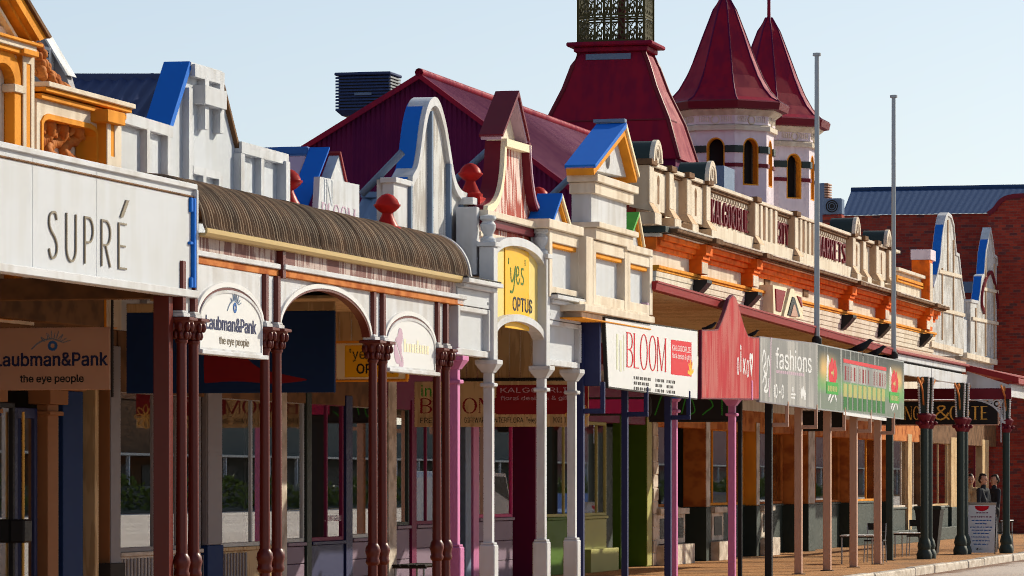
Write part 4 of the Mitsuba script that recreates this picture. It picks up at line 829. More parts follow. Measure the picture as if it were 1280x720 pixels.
# ================================================================ right-hand shop with two boarded pediments
rb = thing('twin_pediment_building', 'white boarded parapet with one round-topped and one pointed pediment, right of the lettered market parapet', 'building')
W = -4.0; ya, yz = 113.268 + .03, 138.284
P(rb, 'wall', -13, W - .25, ya, yz, 3.2, 6.165, M['white'])
def sil(u): return u
p1 = [(113.268,5.226),(113.268,7.208),(113.887,7.535),(114.513,8.026),(114.828,8.62),(115.224,9.06),(115.623,9.34),(116.106,9.453),(116.755,9.413),(117.247,9.185),(117.742,8.388),(118.326,8.373),(118.577,8.054),(118.915,7.618),(119.509,7.167),(119.595,5.418)]
i0 = 1; crv = [p1[1]] + p1[2:]
part(rb, 'round_pediment', PX(p1, W - .2, W), M['whitewood'])
part(rb, 'pediment_edge', PX(LineString(p1[1:15]).buffer(.045), W - .22, W + .04), M['white']); part(rb, 'pediment_side', PX(LineString([(a - .055, b) for a, b in p1[1:8]]).buffer(.012), W - .21, W + .02), M['blue_skyshade'])  # blue side strip: sky-lit shade of the white edge as colour
p2 = [(120.978,5.291),(120.978,7.135),(122.571,7.156),(122.93,7.467),(123.292,7.978),(123.838,8.055),(124.205,8.77),(124.759,9.201),(125.318,9.585),(125.787,9.261),(126.26,8.783),(126.832,8.763),(127.409,8.105),(128.382,7.845),(128.776,7.27),(130.372,7.233),(130.981,7.154),(127.024,5.466)]
part(rb, 'pointed_pediment', PX(p2, W - .2, W), M['whitewood'])
part(rb, 'pediment_edge', PX(LineString(p2[1:16]).buffer(.045), W - .22, W + .04), M['white']); part(rb, 'pediment_side', PX(LineString([(a - .055, b) for a, b in p2[2:9]]).buffer(.012), W - .21, W + .02), M['blue_skyshade'])  # same blue strip for the shaded edge of the pointed pediment
hs_ = [*[(123.836,6.887),(123.289,7.137),(123.471,7.59),(124.389,8.032),(125.32,8.228),(126.075,8.014),(126.839,7.493),(127.128,6.996)]]
part(rb, 'horseshoe_moulding', PX(strip(smooth_path(hs_, 5), .10), W, W + .07), M['maroon'])
def bt(pts, w=.05, d=.04, m='tanstone'): part(rb, 'batten', PX(strip(pts, w), W, W + d), M[m])
for u in (0, 1, 2, 3, 4, 5, 6): bt([[(114.986,7.82),(114.986,5.74)], [(117.247,8.761),(117.247,5.7)], [(116.106,9.278),(116.106,7.762)], [(122.035,6.961),(122.035,5.615)], [(124.205,8.621),(124.205,5.559)], [(126.26,8.53),(126.26,5.495)], [(128.382,7.048),(128.382,6.071)]][u], .07)
for q in ([(114.199,7.688),(118.746,7.753)], [(113.422,6.599),(119.424,6.636)], [(121.153,6.608),(129.37,6.7)], [(123.656,7.624),(127.797,7.689)]): bt(q, .10, .06, 'cream')
part(rb, 'base_moulding', [PX(strip([(112.29,5.534),(118.546,5.505)], .16), W - .1, W + .12), PX(strip([(119.397,5.436),(126.27,5.418)], .16), W - .1, W + .12)], M['cream'])
P(rb, 'parapet_wall', W - .3, W - .1, 119.595, yz, 3.2, 6.547, M['white'])
P(rb, 'corner_block', W - 1.2, W + .1, 130.171, 138.284, 4.0, 7.556, M['blue_skyshade']); P(rb, 'corner_cap', W - 1.3, W + .2, 130.171, 138.284, 7.556 + .003, 7.872, M['white'])
P(rb, 'corner_capping', W - 1.3, W + .2, 131.39, 138.284, 7.872 + .003, 8.242, M['maroon'])
# ================================================================ brick building with the ribbed grey-blue roof
kb_ = thing('brick_building', 'red brick building with dark blue ribbed roof and curved gable, far right background', 'building')
Yb = 128.0
bx0, bx1 = -9.473, -1.982; zw = 10.254
P(kb_, 'wall', bx0, bx1, Yb, Yb + .4, 0, zw, M['brick'])
rx0, rx1, zt = -9.692, -2.561, 11.42
part(kb_, 'roof_sheet', ribbed([(-9.142, Yb - .1, zw), (rx1, Yb - .1, zw)], [(rx0, 133, zt), (rx1, 133, zt)], (0, -.8, .5), .20, .007, 6), M['slateblue'])
part(kb_, 'ridge_cap', tube([(rx0, 133, zt + .02), (rx1, 133, zt + .02)], .10, 8), M['slateblue'], smooth=True)
gpts = [(-4.279, zw - .5)] + smooth_path([(-4.279,10.163),(-4.074,10.313),(-3.87,10.564),(-3.615,10.687),(-3.157,10.73),(-2.396,10.691)], 5) + [(bx1, zw - .5)]
part(kb_, 'curved_gable', PY(gpts, 127.0, 127.4), M['brick']); part(kb_, 'gable_wall', B(-4.279, bx1, 127.0, 127.4, 0, zw - .5, 0), M['brick'])
part(kb_, 'gable_coping', PY(LineString(gpts[1:-1]).buffer(.07, cap_style=2), 126.95, 127.45), M['maroon'])
P(kb_, 'plinth_band', bx0, bx1, Yb - .06, Yb, 7.705, 8.064, M['greyblue'])
# ---- rooftop plant
ac = thing('air_conditioner', 'pale blue-grey air conditioner with round black fan grille on the roof behind the twin turrets', 'air conditioner')
Ya = 118; (ax0, az1), (ax1, az0) = [(-8.019,10.109),(-7.439,9.621)]
part(ac, 'case', B(ax0, ax1, Ya, Ya + .5, az0, az1, .03), M['greyblue']); part(ac, 'fan_well', PY(Point((ax0 + ax1) / 2, (az0 + az1) / 2).buffer((az1 - az0) * .40), Ya - .02, Ya), M['black'])
part(ac, 'fan_guard', PY(unary_union([ringel((ax0 + ax1) / 2, (az0 + az1) / 2, (az1 - az0) * q, (az1 - az0) * q, .015, .015) for q in (.42, .3, .18)]), Ya - .05, Ya - .02), M['greyblue'])
P(ac, 'stand', ax0, ax1, Ya, Ya + .5, az0 - 2.4, az0 - .002, M['brick'])
ch = thing('roof_vent', 'slatted grey vent box beside the air conditioner on the far roof', 'vent')
(vx0, vz1), (vx1, vz0) = [(-8.53,10.68),(-8.113,10.189)]
P(ch, 'case', vx0, vx1 - .12, 119.5, 120.2, vz0 - 2.4, vz1, M['greyblue'])
for i in range(7): P(ch, 'slat', vx1 - .12, vx1, 119.5, 120.2, vz0 + i * .075, vz0 + i * .075 + .04, M['tan'])
# evaporative cooler on the hidden roof at the left of the gable
ec = thing('evaporative_cooler', 'dark blue ribbed evaporative cooler standing on the roof left of the maroon gable', 'cooler')
Yc = 86; (cx0_, cz1), (cx1_, cz0) = [(-13.439,10.814),(-12.167,9.868)]
dpt = .9
part(ec, 'case', B(cx0_ + .05, cx1_ - .05, Yc + .05, Yc + dpt, cz0 + .1, cz1 - .03, .04), M['black'])
part(ec, 'lid', B(cx0_ - .02, cx1_ + .02, Yc - .02, Yc + dpt + .05, cz1 - .05, cz1 + .02, .02), M['navyroof']); part(ec, 'base_pan', loft([[(cx0_ + .12, Yc + .1, cz0), (cx1_ - .12, Yc + .1, cz0), (cx1_ - .12, Yc + dpt, cz0), (cx0_ + .12, Yc + dpt, cz0)], [(cx0_, Yc, cz0 + .12), (cx1_, Yc, cz0 + .12), (cx1_, Yc + dpt + .03, cz0 + .12), (cx0_, Yc + dpt + .03, cz0 + .12)]]), M['navyroof'])
ns = 11
for i in range(ns):
    za = cz0 + .12 + (cz1 - .05 - cz0 - .12) * i / ns; zb = za + (cz1 - .05 - cz0 - .12) / ns * .62
    part(ec, 'louvre', [loft([[(cx0_, Yc, za), (cx1_, Yc, za), (cx1_, Yc + .06, za), (cx0_, Yc + .06, za)], [(cx0_, Yc + .03, zb), (cx1_, Yc + .03, zb), (cx1_, Yc + .06, zb), (cx0_, Yc + .06, zb)]])], M['navyroof']); part(ec, 'louvre', B(cx1_ - .05, cx1_ + .01, Yc + .06, Yc + dpt, za, zb), M['zinc'])
part(ec, 'maker_plate', B(cx0_ + .45, cx0_ + .85, Yc - .012, Yc + .01, (cz0 + cz1) / 2 - .03, (cz0 + cz1) / 2 + .03), M['greyblue'])
P(ec, 'duct', cx0_ + .5, cx1_ - .3, Yc + .3, Yc + .8, cz0 - 2.5, cz0, M['zinc'])

# ================================================================ market verandah: red gutter, lined soffit, steel posts, row of sign boards
mv = thing('market_verandah', 'market verandah with dark red gutter and a row of blue, pink, black and tan posts', 'verandah')
ga, gb = 57.629, 80.131; gz0, gz1 = 4.605, 4.315
gz = lambda y: gz0 + (gz1 - gz0) * (y - ga) / (gb - ga)
part(mv, 'gutter', loft([[(.04, y, gz(y) - .125), (.17, y, gz(y) - .125), (.19, y, gz(y)), (.04, y, gz(y))] for y in (ga, gb)]), M['gutter'])
part(mv, 'gutter_lip', loft([[(.165, y, gz(y) - .02), (.205, y, gz(y) - .02), (.205, y, gz(y) + .008), (.165, y, gz(y) + .008)] for y in (ga - .02, gb + .02)]), M['gutter'])
part(mv, 'roof_sheet', ribbed([(.02, ga + .6, gz0 + .01), (.02, gb, gz1 + .01)], [(-3.96, ga + .6, gz0 + .42), (-3.96, gb, gz1 + .42)], (.1, 0, 1), .2, .014, 4), M['zinc'])
nb_ = 19
for i in range(nb_):
    a, b = ga + (gb - ga) * i / nb_ + .015, ga + (gb - ga) * (i + 1) / nb_ - .015
    part(mv, 'soffit_board', loft([[(-3.95, y, gz(y) - .10), (.03, y, gz(y) - .10), (.03, y, gz(y) - .07), (-3.95, y, gz(y) - .07)] for y in (a, b)]), M['boards'])
part(mv, 'soffit_backing', loft([[(-3.95, y, gz(y) - .068), (.03, y, gz(y) - .068), (.03, y, gz(y) - .04), (-3.95, y, gz(y) - .04)] for y in (ga, gb)]), M['dark'])
P(mv, 'end_flashing', -1.2, .10, ga - .25, ga - .02, 4.2, 4.28, M['lilac'])
def steel_post(u_y, m, x=0.0, w=.085, arm=None, top=3.7):
    k = part(mv, 'post', B(x - w / 2, x + w / 2, u_y - w / 2, u_y + w / 2, 0, top), M[m])
    if arm: part(k, 'arm', [B(x + w / 2, .345, u_y - .03, u_y + .03, 2.585, 2.655), B(.285, .345, u_y - .03, u_y + .03, 2.655, 3.02)], M[arm])
    part(k, 'base_plate', B(x - .11, x + .11, u_y - .11, u_y + .11, 0, .014), M['dark'])
    return k
for yy, m, w, arm in ((53.577, 'navy', .10, 'navy'), (56.325, 'navy', .09, 'navy'), (59.266, 'navy', .10, 'navy'), (67.404, 'black', .12, 'tan'), (70.211, 'tan', .13, 'tan'), (73.165, 'tan', .14, 'tan'), (76.09, 'tan', .14, 'tan'), (78.95, 'tan', .14, 'tan'), (82.963, 'darkgreen', .14, None)):
    steel_post(yy, m, 0 if m != 'darkgreen' else -.4, w, arm)
k = timber_post(mv, 64.199, 'pink', 0, 3.05, 2.72, .02); part(k, 'bracket', [B(.07, .34, 64.199 - .05, 64.199 + .05, 2.98, 3.05), B(.28, .34, 64.199 - .05, 64.199 + .05, 3.05, 3.3)], M['pink'])
k = timber_post(mv, 60.83, 'pink', -.25, 3.05, 2.72, .02)
steel_post(66.637, 'black', -.35, .07)
# --- sign boards along the gutter line
SX = .33
def signboard(name, label, pts, m, edge='dark', t=.05):
    s = thing(name, label, 'sign'); part(s, 'board', PX(pts, SX - t, SX), M[m])
    part(s, 'edge_frame', PX(Polygon(pts).buffer(.022, join_style=2).difference(Polygon(pts)), SX - t - .01, SX - .005), M[edge]); return s
q = [(53.69,3.899),(59.877,3.941),(59.847,2.92),(53.884,2.966)]
bs = signboard('shop_sign', 'white board with tall red letters BLOOM and a red square at its right', q[::-1], 'signwhite')
u0, u1 = 54.98, 57.578; zb_ = 3.262; zt_ = 3.758
def sh(m, y, z, k): return on_x(m, SX + .002, y, z, k)
slope = ((q[1][1] + q[2][1]) - (q[0][1] + q[3][1])) / 2 / (q[1][0] - q[0][0])
for c, m in line('BLOOM', u1 - u0, zt_ - zb_, .085, .03, .035, .12, .006): part(bs, 'letter', sh(m, u0, zb_, slope), M['red'])
rs = Polygon([(57.94,3.753),(59.403,3.761),(59.403,3.239),(57.94,3.237)])
part(bs, 'red_square', PX(rs, SX + .001, SX + .005), M['red']); rb0 = 57.94; rw = 59.403 - rb0; zz = 3.237
part(bs, 'lettering', sh(fit('KALGOORLIE', rw * .92, .085), rb0 + rw * .04, zz + .36, slope), M['signwhite']); part(bs, 'lettering', sh(fit('floral design & gifts', rw * .92, .075), rb0 + rw * .04, zz + .25, slope), M['signwhite'])
for i in (0, 1, 2):       # three rows of small print, too fine to read
    for (u_, n_) in ((55.44, 9), (56.866, 5), (57.633, 5)):
        part(bs, 'small_print', sh(_ext(unary_union([sbox(k_ * .13, 0, k_ * .13 + .06 + .04 * ((k_ * 7 + i) % 2), .045) for k_ in range(n_ - (i == 1))]), .003), u_, 3.104 + slope * (u_ - 55.44) - i * .075, slope), M['dark'])
part(bs, 'flower_mark', sh(_ext(unary_union([strip([(0, 0), (.22 * math.cos(a), .22 * math.sin(a))], .05) for a in np.linspace(.3, 3.0, 5)]), .004), 59.344, zz + .04, slope), M['yellow'])
part(bs, 'faded_mark', sh(_ext(unary_union([sbox(.0, 0, .12, .5), sbox(.22, -.02, .34, .42), sbox(.44, 0, .5, .5)]), .003), 54.328, 3.211, slope), M['fadedgreen'])
part(bs, 'side_cover', B(-.1, SX - .06, q[0][0] - .10, q[0][0] - .01, q[3][1], q[0][1]), M['navy'])
part(bs, 'side_cover', B(-.1, SX - .06, q[1][0] + .02, q[1][0] + .1, q[2][1], q[1][1]), M['blue_skyshade'])
def pinkpeel(p, n, uv):
    s = fbm(p.y * 3.2, p.x * 3, p.z * .9, 4); t = fbm(p.y * 14, p.x, p.z * 1.4, 3)
    return mix((.36, .085, .08), (.33, .010, .018), smoothstep(.36, .62, .5 * s + .5 * t))
M['pinkpeel'] = mat('pinkpeel', proc(pinkpeel), .7)
def greydrip(p, n, uv):
    s = fbm(p.y * 2.2, p.x, p.z * .5, 3); t = fbm(p.y * 9, p.x, p.z * .6, 3)
    return mix((.19, .19, .19), (.32, .31, .30), smoothstep(.42, .62, .55 * s + .45 * t))
M['greydrip'] = mat('greydrip', proc(greydrip), .6)
r_ = [(60.206,2.94),(60.236,3.961),(61.031,3.99),(61.466,4.018),(61.781,4.168),(62.099,4.357),(62.356,4.533),(62.647,4.61),(62.908,4.57),(63.205,4.378),(63.537,4.158),(63.872,4.002),(64.279,3.99),(64.83,4.009),(64.795,3.02)]
rd = signboard('shop_sign', 'faded red board with a tall spire-shaped top and flaking paint, second of the row', r_[::-1], 'pinkpeel', 'maroon')
for i, (u, v, g) in enumerate(((0, 0, ringel(.08, .1, .09, .13, .035, .035)), (.28, .02, unary_union([sbox(0, 0, .05, .3), Point(.02, .36).buffer(.04)])), (.5, .0, unary_union([strip([(0, 0), (.18, .22)], .05), strip([(0, .22), (.18, 0)], .05)])), (.8, -.02, ringel(.09, .1, .10, .13, .035, .03)), (1.12, .02, unary_union([Point(.0, .22).buffer(.08), Point(.13, .22).buffer(.08), Polygon([(-.07, .19), (.2, .19), (.065, -.05)])]).difference(Point(.065, .17).buffer(.05))))):
    part(rd, 'painted_mark', on_x(_ext(affinity.scale(g, 1, 1.1, origin=(0, 0)), .004), SX + .001, 62.941 + u, 3.393 + v), M['signwhite'])
f_ = [(64.899,4.025),(70.302,4.092),(70.302,2.953),(64.899,2.983)]
fs = signboard('shop_sign', 'weathered grey board with white brushed lettering fashions, third of the row', f_[::-1], 'greydrip', 'greyframe'); k = ((f_[1][1] - f_[0][1]) / (f_[1][0] - f_[0][0]) + (f_[2][1] - f_[3][1]) / (f_[2][0] - f_[3][0])) / 2
part(fs, 'lettering', sh(fit('fashions', 69.659 - 66.246, .34), 66.246, 3.561, k), M['signwhite'])
part(fs, 'lettering', sh(_ext(unary_union([sbox(i * .19, 0, i * .19 + .12, .05) for i in range(14)]), .003), 66.319, 3.509 - .03, k), M['lilac'])
part(fs, 'script_mark', sh(_ext(unary_union([strip(smooth_path([(0, .1), (.2, .3), (.35, .12), (.15, .0), (.4, -.1), (.55, .2), (.7, .05)], 5), .05), strip(smooth_path([(.05, -.25), (.25, -.12), (.4, -.25), (.2, -.36), (.5, -.36), (.62, -.15)], 5), .05)]), .003), 65.039, 3.527, k), M['signwhite'])
part(fs, 'pink_stripe', sh(_ext(smooth_and := strip(smooth_path([(0, 0), (.12, .4), (.16, .85), (.2, 1.0)], 5), .06), .003), 65.673, 3.064, 0), M['lilac'])
part(fs, 'painted_mark', sh(_ext(unary_union([sbox(0, 0, .06, .2), ringel(.22, .1, .1, .12, .04, .04), sbox(.45, .07, .6, .11), ringel(.8, .1, .1, .12, .04, .04), sbox(1.6, 0, 1.95, .03), sbox(1.6, .06, 2.0, .09), sbox(1.7, .12, 1.8, .2), Point(2.6, .1).buffer(.09), Point(2.75, .14).buffer(.09), Point(2.9, .08).buffer(.09)]), .003), 66.102, 3.073, k), M['signwhite'])
c0, c1 = 70.302, 80.228
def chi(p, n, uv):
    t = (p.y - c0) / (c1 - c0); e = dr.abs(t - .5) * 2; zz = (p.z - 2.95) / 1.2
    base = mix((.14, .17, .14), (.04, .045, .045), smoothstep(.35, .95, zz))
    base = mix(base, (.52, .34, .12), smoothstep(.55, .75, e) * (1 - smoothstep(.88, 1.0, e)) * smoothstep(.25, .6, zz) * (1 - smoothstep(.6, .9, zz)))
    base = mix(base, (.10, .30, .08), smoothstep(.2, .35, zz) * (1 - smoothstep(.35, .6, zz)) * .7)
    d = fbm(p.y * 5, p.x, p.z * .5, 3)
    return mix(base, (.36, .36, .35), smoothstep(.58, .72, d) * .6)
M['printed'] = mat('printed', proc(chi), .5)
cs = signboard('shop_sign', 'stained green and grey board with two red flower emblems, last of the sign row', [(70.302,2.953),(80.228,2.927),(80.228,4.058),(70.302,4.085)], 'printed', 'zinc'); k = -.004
Lc = c1 - c0; zc_at = lambda t: 3.53 + (3.493 - 3.53) * t
part(cs, 'red_bar', sh(_ext(sbox(0, 0, Lc * .50, .07), .004), c0 + .27 * Lc, zc_at(.27) + .33, -.006), M['red'])
part(cs, 'white_band', sh(_ext(sbox(0, 0, Lc * .50, .34), .002), c0 + .27 * Lc, zc_at(.27) - .02, -.006), M['greydrip'])
part(cs, 'red_marks', sh(_ext(unary_union([sbox(i * .33 + .05, .03, i * .33 + .05 + (.07 if i % 3 else .16), .29) for i in range(15) if i not in (4, 9)]), .004), c0 + .28 * Lc, zc_at(.28) - .02, -.006), M['darkred'])
for i in range(9):
    a = c0 + .27 * Lc + i * Lc * .50 / 9; part(cs, 'yellow_block', sh(_ext(sbox(0, .22, Lc * .038, .46), .004), a, zc_at(.27) - .52, 0), M['olive']); part(cs, 'green_block', sh(_ext(sbox(0, -.02, Lc * .038, .22), .004), a, zc_at(.27) - .52, 0), M['deepgreen'])
part(cs, 'white_line', sh(_ext(sbox(0, 0, Lc * .5, .06), .004), c0 + .27 * Lc, zc_at(.27) - .64, -.008), M['signwhite'])
for t in (.15, .87):
    a = c0 + t * Lc; zz = zc_at(t)
    part(cs, 'flower_emblem', sh(_ext(unary_union([Point(.36 * math.cos(q_) * .9, .15 * math.sin(q_)).buffer(.13) for q_ in np.linspace(0, 6.28, 8)[:-1]]), .004), a + .05, zz + .10, 0), M['red'])
    part(cs, 'stem_emblem', sh(_ext(unary_union([strip(smooth_path([(-.55, -.15), (-.5, .35), (-.35, .25), (-.3, -.1)], 5), .10), strip([(-.4, -.40), (.1, -.15), (.45, -.40)], .06), strip([(-.2, -.44), (.15, -.28)], .05)]), .003), a, zz, 0), M['signwhite'])
    part(cs, 'green_label', sh(_ext(sbox(-.62, -.24, .62, -.02), .006), a, zz - .05, 0), M['green']); part(cs, 'label_marks', sh(_ext(unary_union([sbox(i * .17, 0, i * .17 + .10, .10) for i in range(6)]), .003), a - .48, zz - .24, 0).apply_translation((.006, 0, 0)), M['olive'])

# ================================================================ flagpoles
for yy, zt, zb2, lab in ((70.95, 9.296, 2.9, 'tall grey flagpole with a flat cap behind the third and fourth sign boards'), (79.713, 9.36, 2.9, 'grey flagpole at the right end of the stained restaurant board')):
    f = thing('flagpole', lab, 'flagpole', 'flagpoles on the market verandah'); part(f, 'pole', tube([(.20, yy, zb2), (.20, yy + .0, zt)], [.055, .04], 12), M['zinc'], smooth=True)
    part(f, 'cap', lathe([(.001, 0), (.075, 0), (.075, .05), (.001, .06)], .20, yy, 14, zt), M['zinc'], smooth=30); part(f, 'pole_shoe', lathe([(.001, 0), (.09, 0), (.09, .10), (.06, .14), (.001, .15)], .20, yy, 14, 4.12), M['dark'], smooth=30)

# ================================================================ last verandah with paired dark columns and beaded brackets
lv = thing('beaded_verandah', 'verandah with white fascia, paired dark green columns and beaded brackets, at the right edge', 'verandah')
la, lb = 81.181, 91.597; le = 105.457
P(lv, 'fascia', -.06, .02, la, lb, 3.86, 4.10, M['white']); P(lv, 'upper_fascia', -.10, -.02, la, lb, 4.16, 4.28, M['white']); P(lv, 'fascia_gap', -.2, -.10, la, lb, 4.0, 4.2, M['dark'])
P(lv, 'fascia_joint', .02, .028, 86.029 - .03, 86.029 + .03, 3.86, 4.10, M['greyframe'])
P(lv, 'roof_edge', -.3, .06, la - .1, lb + .1, 4.29, 4.345, M['gutter']); P(lv, 'roof', -3.96, -.3, la, le, 4.34, 4.40, M['gutter']); P(lv, 'soffit', -3.96, -.12, la, lb, 3.95, 4.0, M['umber'])
part(lv, 'roof_step', [B(-.45, -.05, la - .1, lb + .3, 4.36, 4.41), B(-.7, -.30, la - .1, lb + .3, 4.43, 4.48)], M['tan'])
Yb2 = lb + .35
xz = [(-0.047,3.842),(1.077,3.836),(1.114,3.523),(-0.047,3.529)]; xe = .98
part(lv, 'end_board', PY([(-.05, 3.80), (xe, 3.80), (xe, 3.86), (-.05, 4.20)], Yb2, Yb2 + .05), M['white']); part(lv, 'end_beam', B(-3.6, xe, Yb2 - .02, Yb2 + .06, 3.55, 3.80), M['maroon'])
part(lv, 'end_bargeboard', PY([(-.1, 4.22), (xe + .18, 3.92), (xe + .18, 4.05), (-.1, 4.36)], Yb2 - .06, Yb2 + .02), M['gutter'])
part(lv, 'street_gutter', B(xe + .02, xe + .18, Yb2, le, 3.90, 4.02), M['gutter']); part(lv, 'street_fascia', B(xe - .06, xe, Yb2 + .06, le, 3.6, 3.9), M['white'])
g = [sbox(0, .58, .82, .62), sbox(.78, 0, .82, .62)]; rr = .74
g.append(strip([(.80 - rr * math.sin(t) * 1.05, .60 - .58 * (1 - math.cos(t)) if False else .60 - .60 * (1 - math.cos(t)) * 1.0) for t in np.linspace(0.0, math.pi / 2, 2)], .001)) if False else None
cv = [(.02 + .74 * math.sin(t), .02 + .54 * math.cos(t)) for t in np.linspace(0, math.pi / 2, 20)]; g = [x for x in g if x is not None] + [strip(cv, .045)]
for (cx, cz, r) in ((.62, .46, .10), (.70, .30, .06), (.48, .53, .05), (.71, .18, .04), (.36, .565, .03), (.72, .52, .05)): g.append(ringel(cx, cz, r, r, .025, .025)); g.append(Point(cx, cz).buffer(r * .35))
part(lv, 'lace_bracket', on_y(_ext(unary_union(g), .03), xe - .95, Yb2 + .02, 2.98), M['white'])
def dark_column(x, y, n=2):
    for i in range(n):
        yy = y + (i - (n - 1) / 2) * .62
        c = part(lv, 'column', lathe([(.001, 0), (.16, 0), (.17, .10), (.13, .20), (.15, .28), (.12, .40), (.085, .46), (.085, 2.80), (.001, 2.82)], x, yy, 20), M['darkgreen'], smooth=35)
        part(c, 'capital', [lathe([(.001, 2.78), (.10, 2.78), (.14, 2.86), (.10, 2.92), (.15, 3.02), (.17, 3.06), (.12, 3.10), (.001, 3.1)], x, yy, 18)] + [trimesh.creation.icosphere(subdivisions=1, radius=.045).apply_translation((x + .15 * math.cos(a), yy + .15 * math.sin(a), 2.90)) for a in np.linspace(0, 6.28, 7)[:-1]], M['maroon'], smooth=35)
        part(c, 'upper_post', loft([[(x - r - .0, yy - r, z), (x + r, yy - r, z), (x + r, yy + r, z), (x - r, yy + r, z)] for r, z in ((.065, 3.1), (.095, 3.88))]), M['darkgreen'])
        for s in (-1, 1):
            part(c, 'bead_string', [trimesh.creation.icosphere(subdivisions=1, radius=.026).apply_translation((x + s * (.085 + .03 * t), yy - .09 - .03 * t, 3.12 + .74 * t)) for t in np.linspace(0, 1, 15)], M['signwhite'], smooth=True)
            part(c, 'lace_bracket', PX(LineString(smooth_path([(yy + s * .1, 3.3), (yy + s * .3, 3.62), (yy + s * .9, 3.84)], 6)).buffer(.025).union(ringel(yy + s * .35, 3.78, .08, .06, .02, .02)), x - .015, x + .015), M['sienna'])
dark_column(.08, 84.918); dark_column(.1, 90.237); dark_column(.85, Yb2 + .15, 1); dark_column(.85, Yb2 + 7, 1)
P(lv, 'notice_strip', .74, .76, Yb2 - .05, Yb2 + .0, 2.55, 3.2, M['white'])
gs_ = hung('hanging_sign', 'black hanging board with gold serif lettering, behind the paired dark columns at right', 94.2, [(-2.425,3.551),(0.373,3.008)], 'black', 'tan'); s, xa, xb, za, zb = gs_
hgt = za - zb
def gt(t, u0, u1, h=.58, z=.2):
    a, b = u0, u1
    for c, m in line(t, b - a, hgt * h, .15, .05, .06, .16, .01): part(s, 'letter', on_y(m, a, 94.195, zb + hgt * z), M['gold'])
gt('NG', -1.831, -1.468); gt('&', -1.125, -0.764, .62); gt('COTE', -0.764, 0.127)
for nm, lab, Y, q, m in (('hanging_sign', 'magenta strip sign hanging behind the first blue posts', 62, [(-1.922,2.963),(-0.904,2.729)], 'magenta'), ('hanging_sign', 'dark hanging board with thin green outlines, behind the pink post', 66, [(-1.764,3.109),(-0.224,2.684)], 'black'), ('hanging_sign', 'small dark board hanging behind the tan posts', 78, [(-1.393,3.026),(-0.562,2.675)], 'black')):
    s, xa, xb, za, zb = hung(nm, lab, Y, q, m, 'dark')
    if 'green' in lab: part(s, 'green_outline', on_y(_ext(unary_union([strip(smooth_path([(xb - xa) * np.array(p_) * (1, .18) for p_ in pp], 5), .02) for pp in (((.05, .3), (.15, 1.6), (.25, .3), (.3, 1.2)), ((.35, .4), (.42, 1.6), (.5, .6), (.42, .3)), ((.55, 1.5), (.62, 1.5), (.7, .9), (.62, .5), (.58, .3)), ((.8, 1.7), (.8, .3)), ((.87, 1.7), (.87, .3)))]), .004), xa, Y - .002, zb), M['green'])

# ================================================================ birds
def bird(name, label, y, z, s, x=.305, d=1, cat='bird', group=None):
    """standing bird seen side on, beak towards +y when d is 1"""
    secs = [(-.62, .02, .16, .02), (-.35, .10, .11, .05), (-.15, .17, .16, .10), (.02, .22, .19, .12), (.16, .30, .16, .10), (.26, .40, .105, .07), (.33, .47, .085, .065), (.41, .48, .06, .05), (.45, .47, .03, .028), (.58, .44, .006, .006)]
    rings = [[(x + d * s * (a - .05 * math.sin(t)), y + s * w * math.cos(t) * .9, z + s * (h + .12 + r * math.sin(t) * .75)) for t in np.linspace(0, 2 * math.pi, 14)[:-1]] for a, h, r, w in ((q[0], q[1], q[2], q[3]) for q in secs)]
    k = thing(name, label, cat, group); m = loft(rings); m.fix_normals(); part(k, 'body', m, M['black'], smooth=50)
    for sx in (-1, 1):
        part(k, 'leg', [tube([(x + .02 * d * s, y + sx * .05 * s, z + .18 * s), (x + .06 * d * s, y + sx * .05 * s, z)], .016 * s, 6)], M['dark'])
        w = loft([[(x + d * s * a, y + sx * s * (wd + .01 * q), z + s * h) for q, a, h in ((0, a0, h0), (1, a0, h0 - .10))] + [(x + d * s * a0, y + sx * s * (wd - .03), z + s * (h0 - .05))] for wd, a0, h0 in ((.10, .18, .40), (.125, .0, .36), (.10, -.25, .26), (.04, -.5, .17))])
        part(k, 'wing', w, M['black'])
    return k
bird('crow', 'black crow standing on the stained restaurant board, the larger one on the left', 75.193, 4.019 + .015, .50)
bird('crow', 'black crow leaning forward on the stained restaurant board, right of the larger one', 76.979, 4.019 + .015, .40)
bird('pigeon', 'small dark bird on the left shoulder of the faded red board', 60.991, 3.988, .22); bird('pigeon', 'small dark bird on the right shoulder of the faded red board', 64.433, 3.996, .22)

# ================================================================ shop fronts under the verandahs
F = -4.0
def front(owner, y0, y1, wall, head=3.3):
    """what stands behind the glass: back wall, side walls, ceiling, floor boards"""
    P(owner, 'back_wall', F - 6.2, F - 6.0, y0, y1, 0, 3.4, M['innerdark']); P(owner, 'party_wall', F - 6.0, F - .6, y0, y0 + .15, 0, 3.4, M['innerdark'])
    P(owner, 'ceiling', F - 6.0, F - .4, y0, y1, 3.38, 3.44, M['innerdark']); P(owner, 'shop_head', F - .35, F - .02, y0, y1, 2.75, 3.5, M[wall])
def pier(owner, m, y0, y1, d=.3, face=None, z1=2.95, dado=None, dz=1.12, e=0.0):
    k = P(owner, 'pier', F - d, F + e, y0, y1, 0 if not dado else dz, z1, M[m])
    if dado: P(k, 'dado', F - d - .01, F + e + .02, y0 - .03, y1 + .03, 0, dz - .002, M[dado])
    if face: P(k, 'face_panel', F + e - .002, F + e + .015, y0 + .01, y1 - .01, dz + .01 if dado else .02, z1, M[face])
    return k
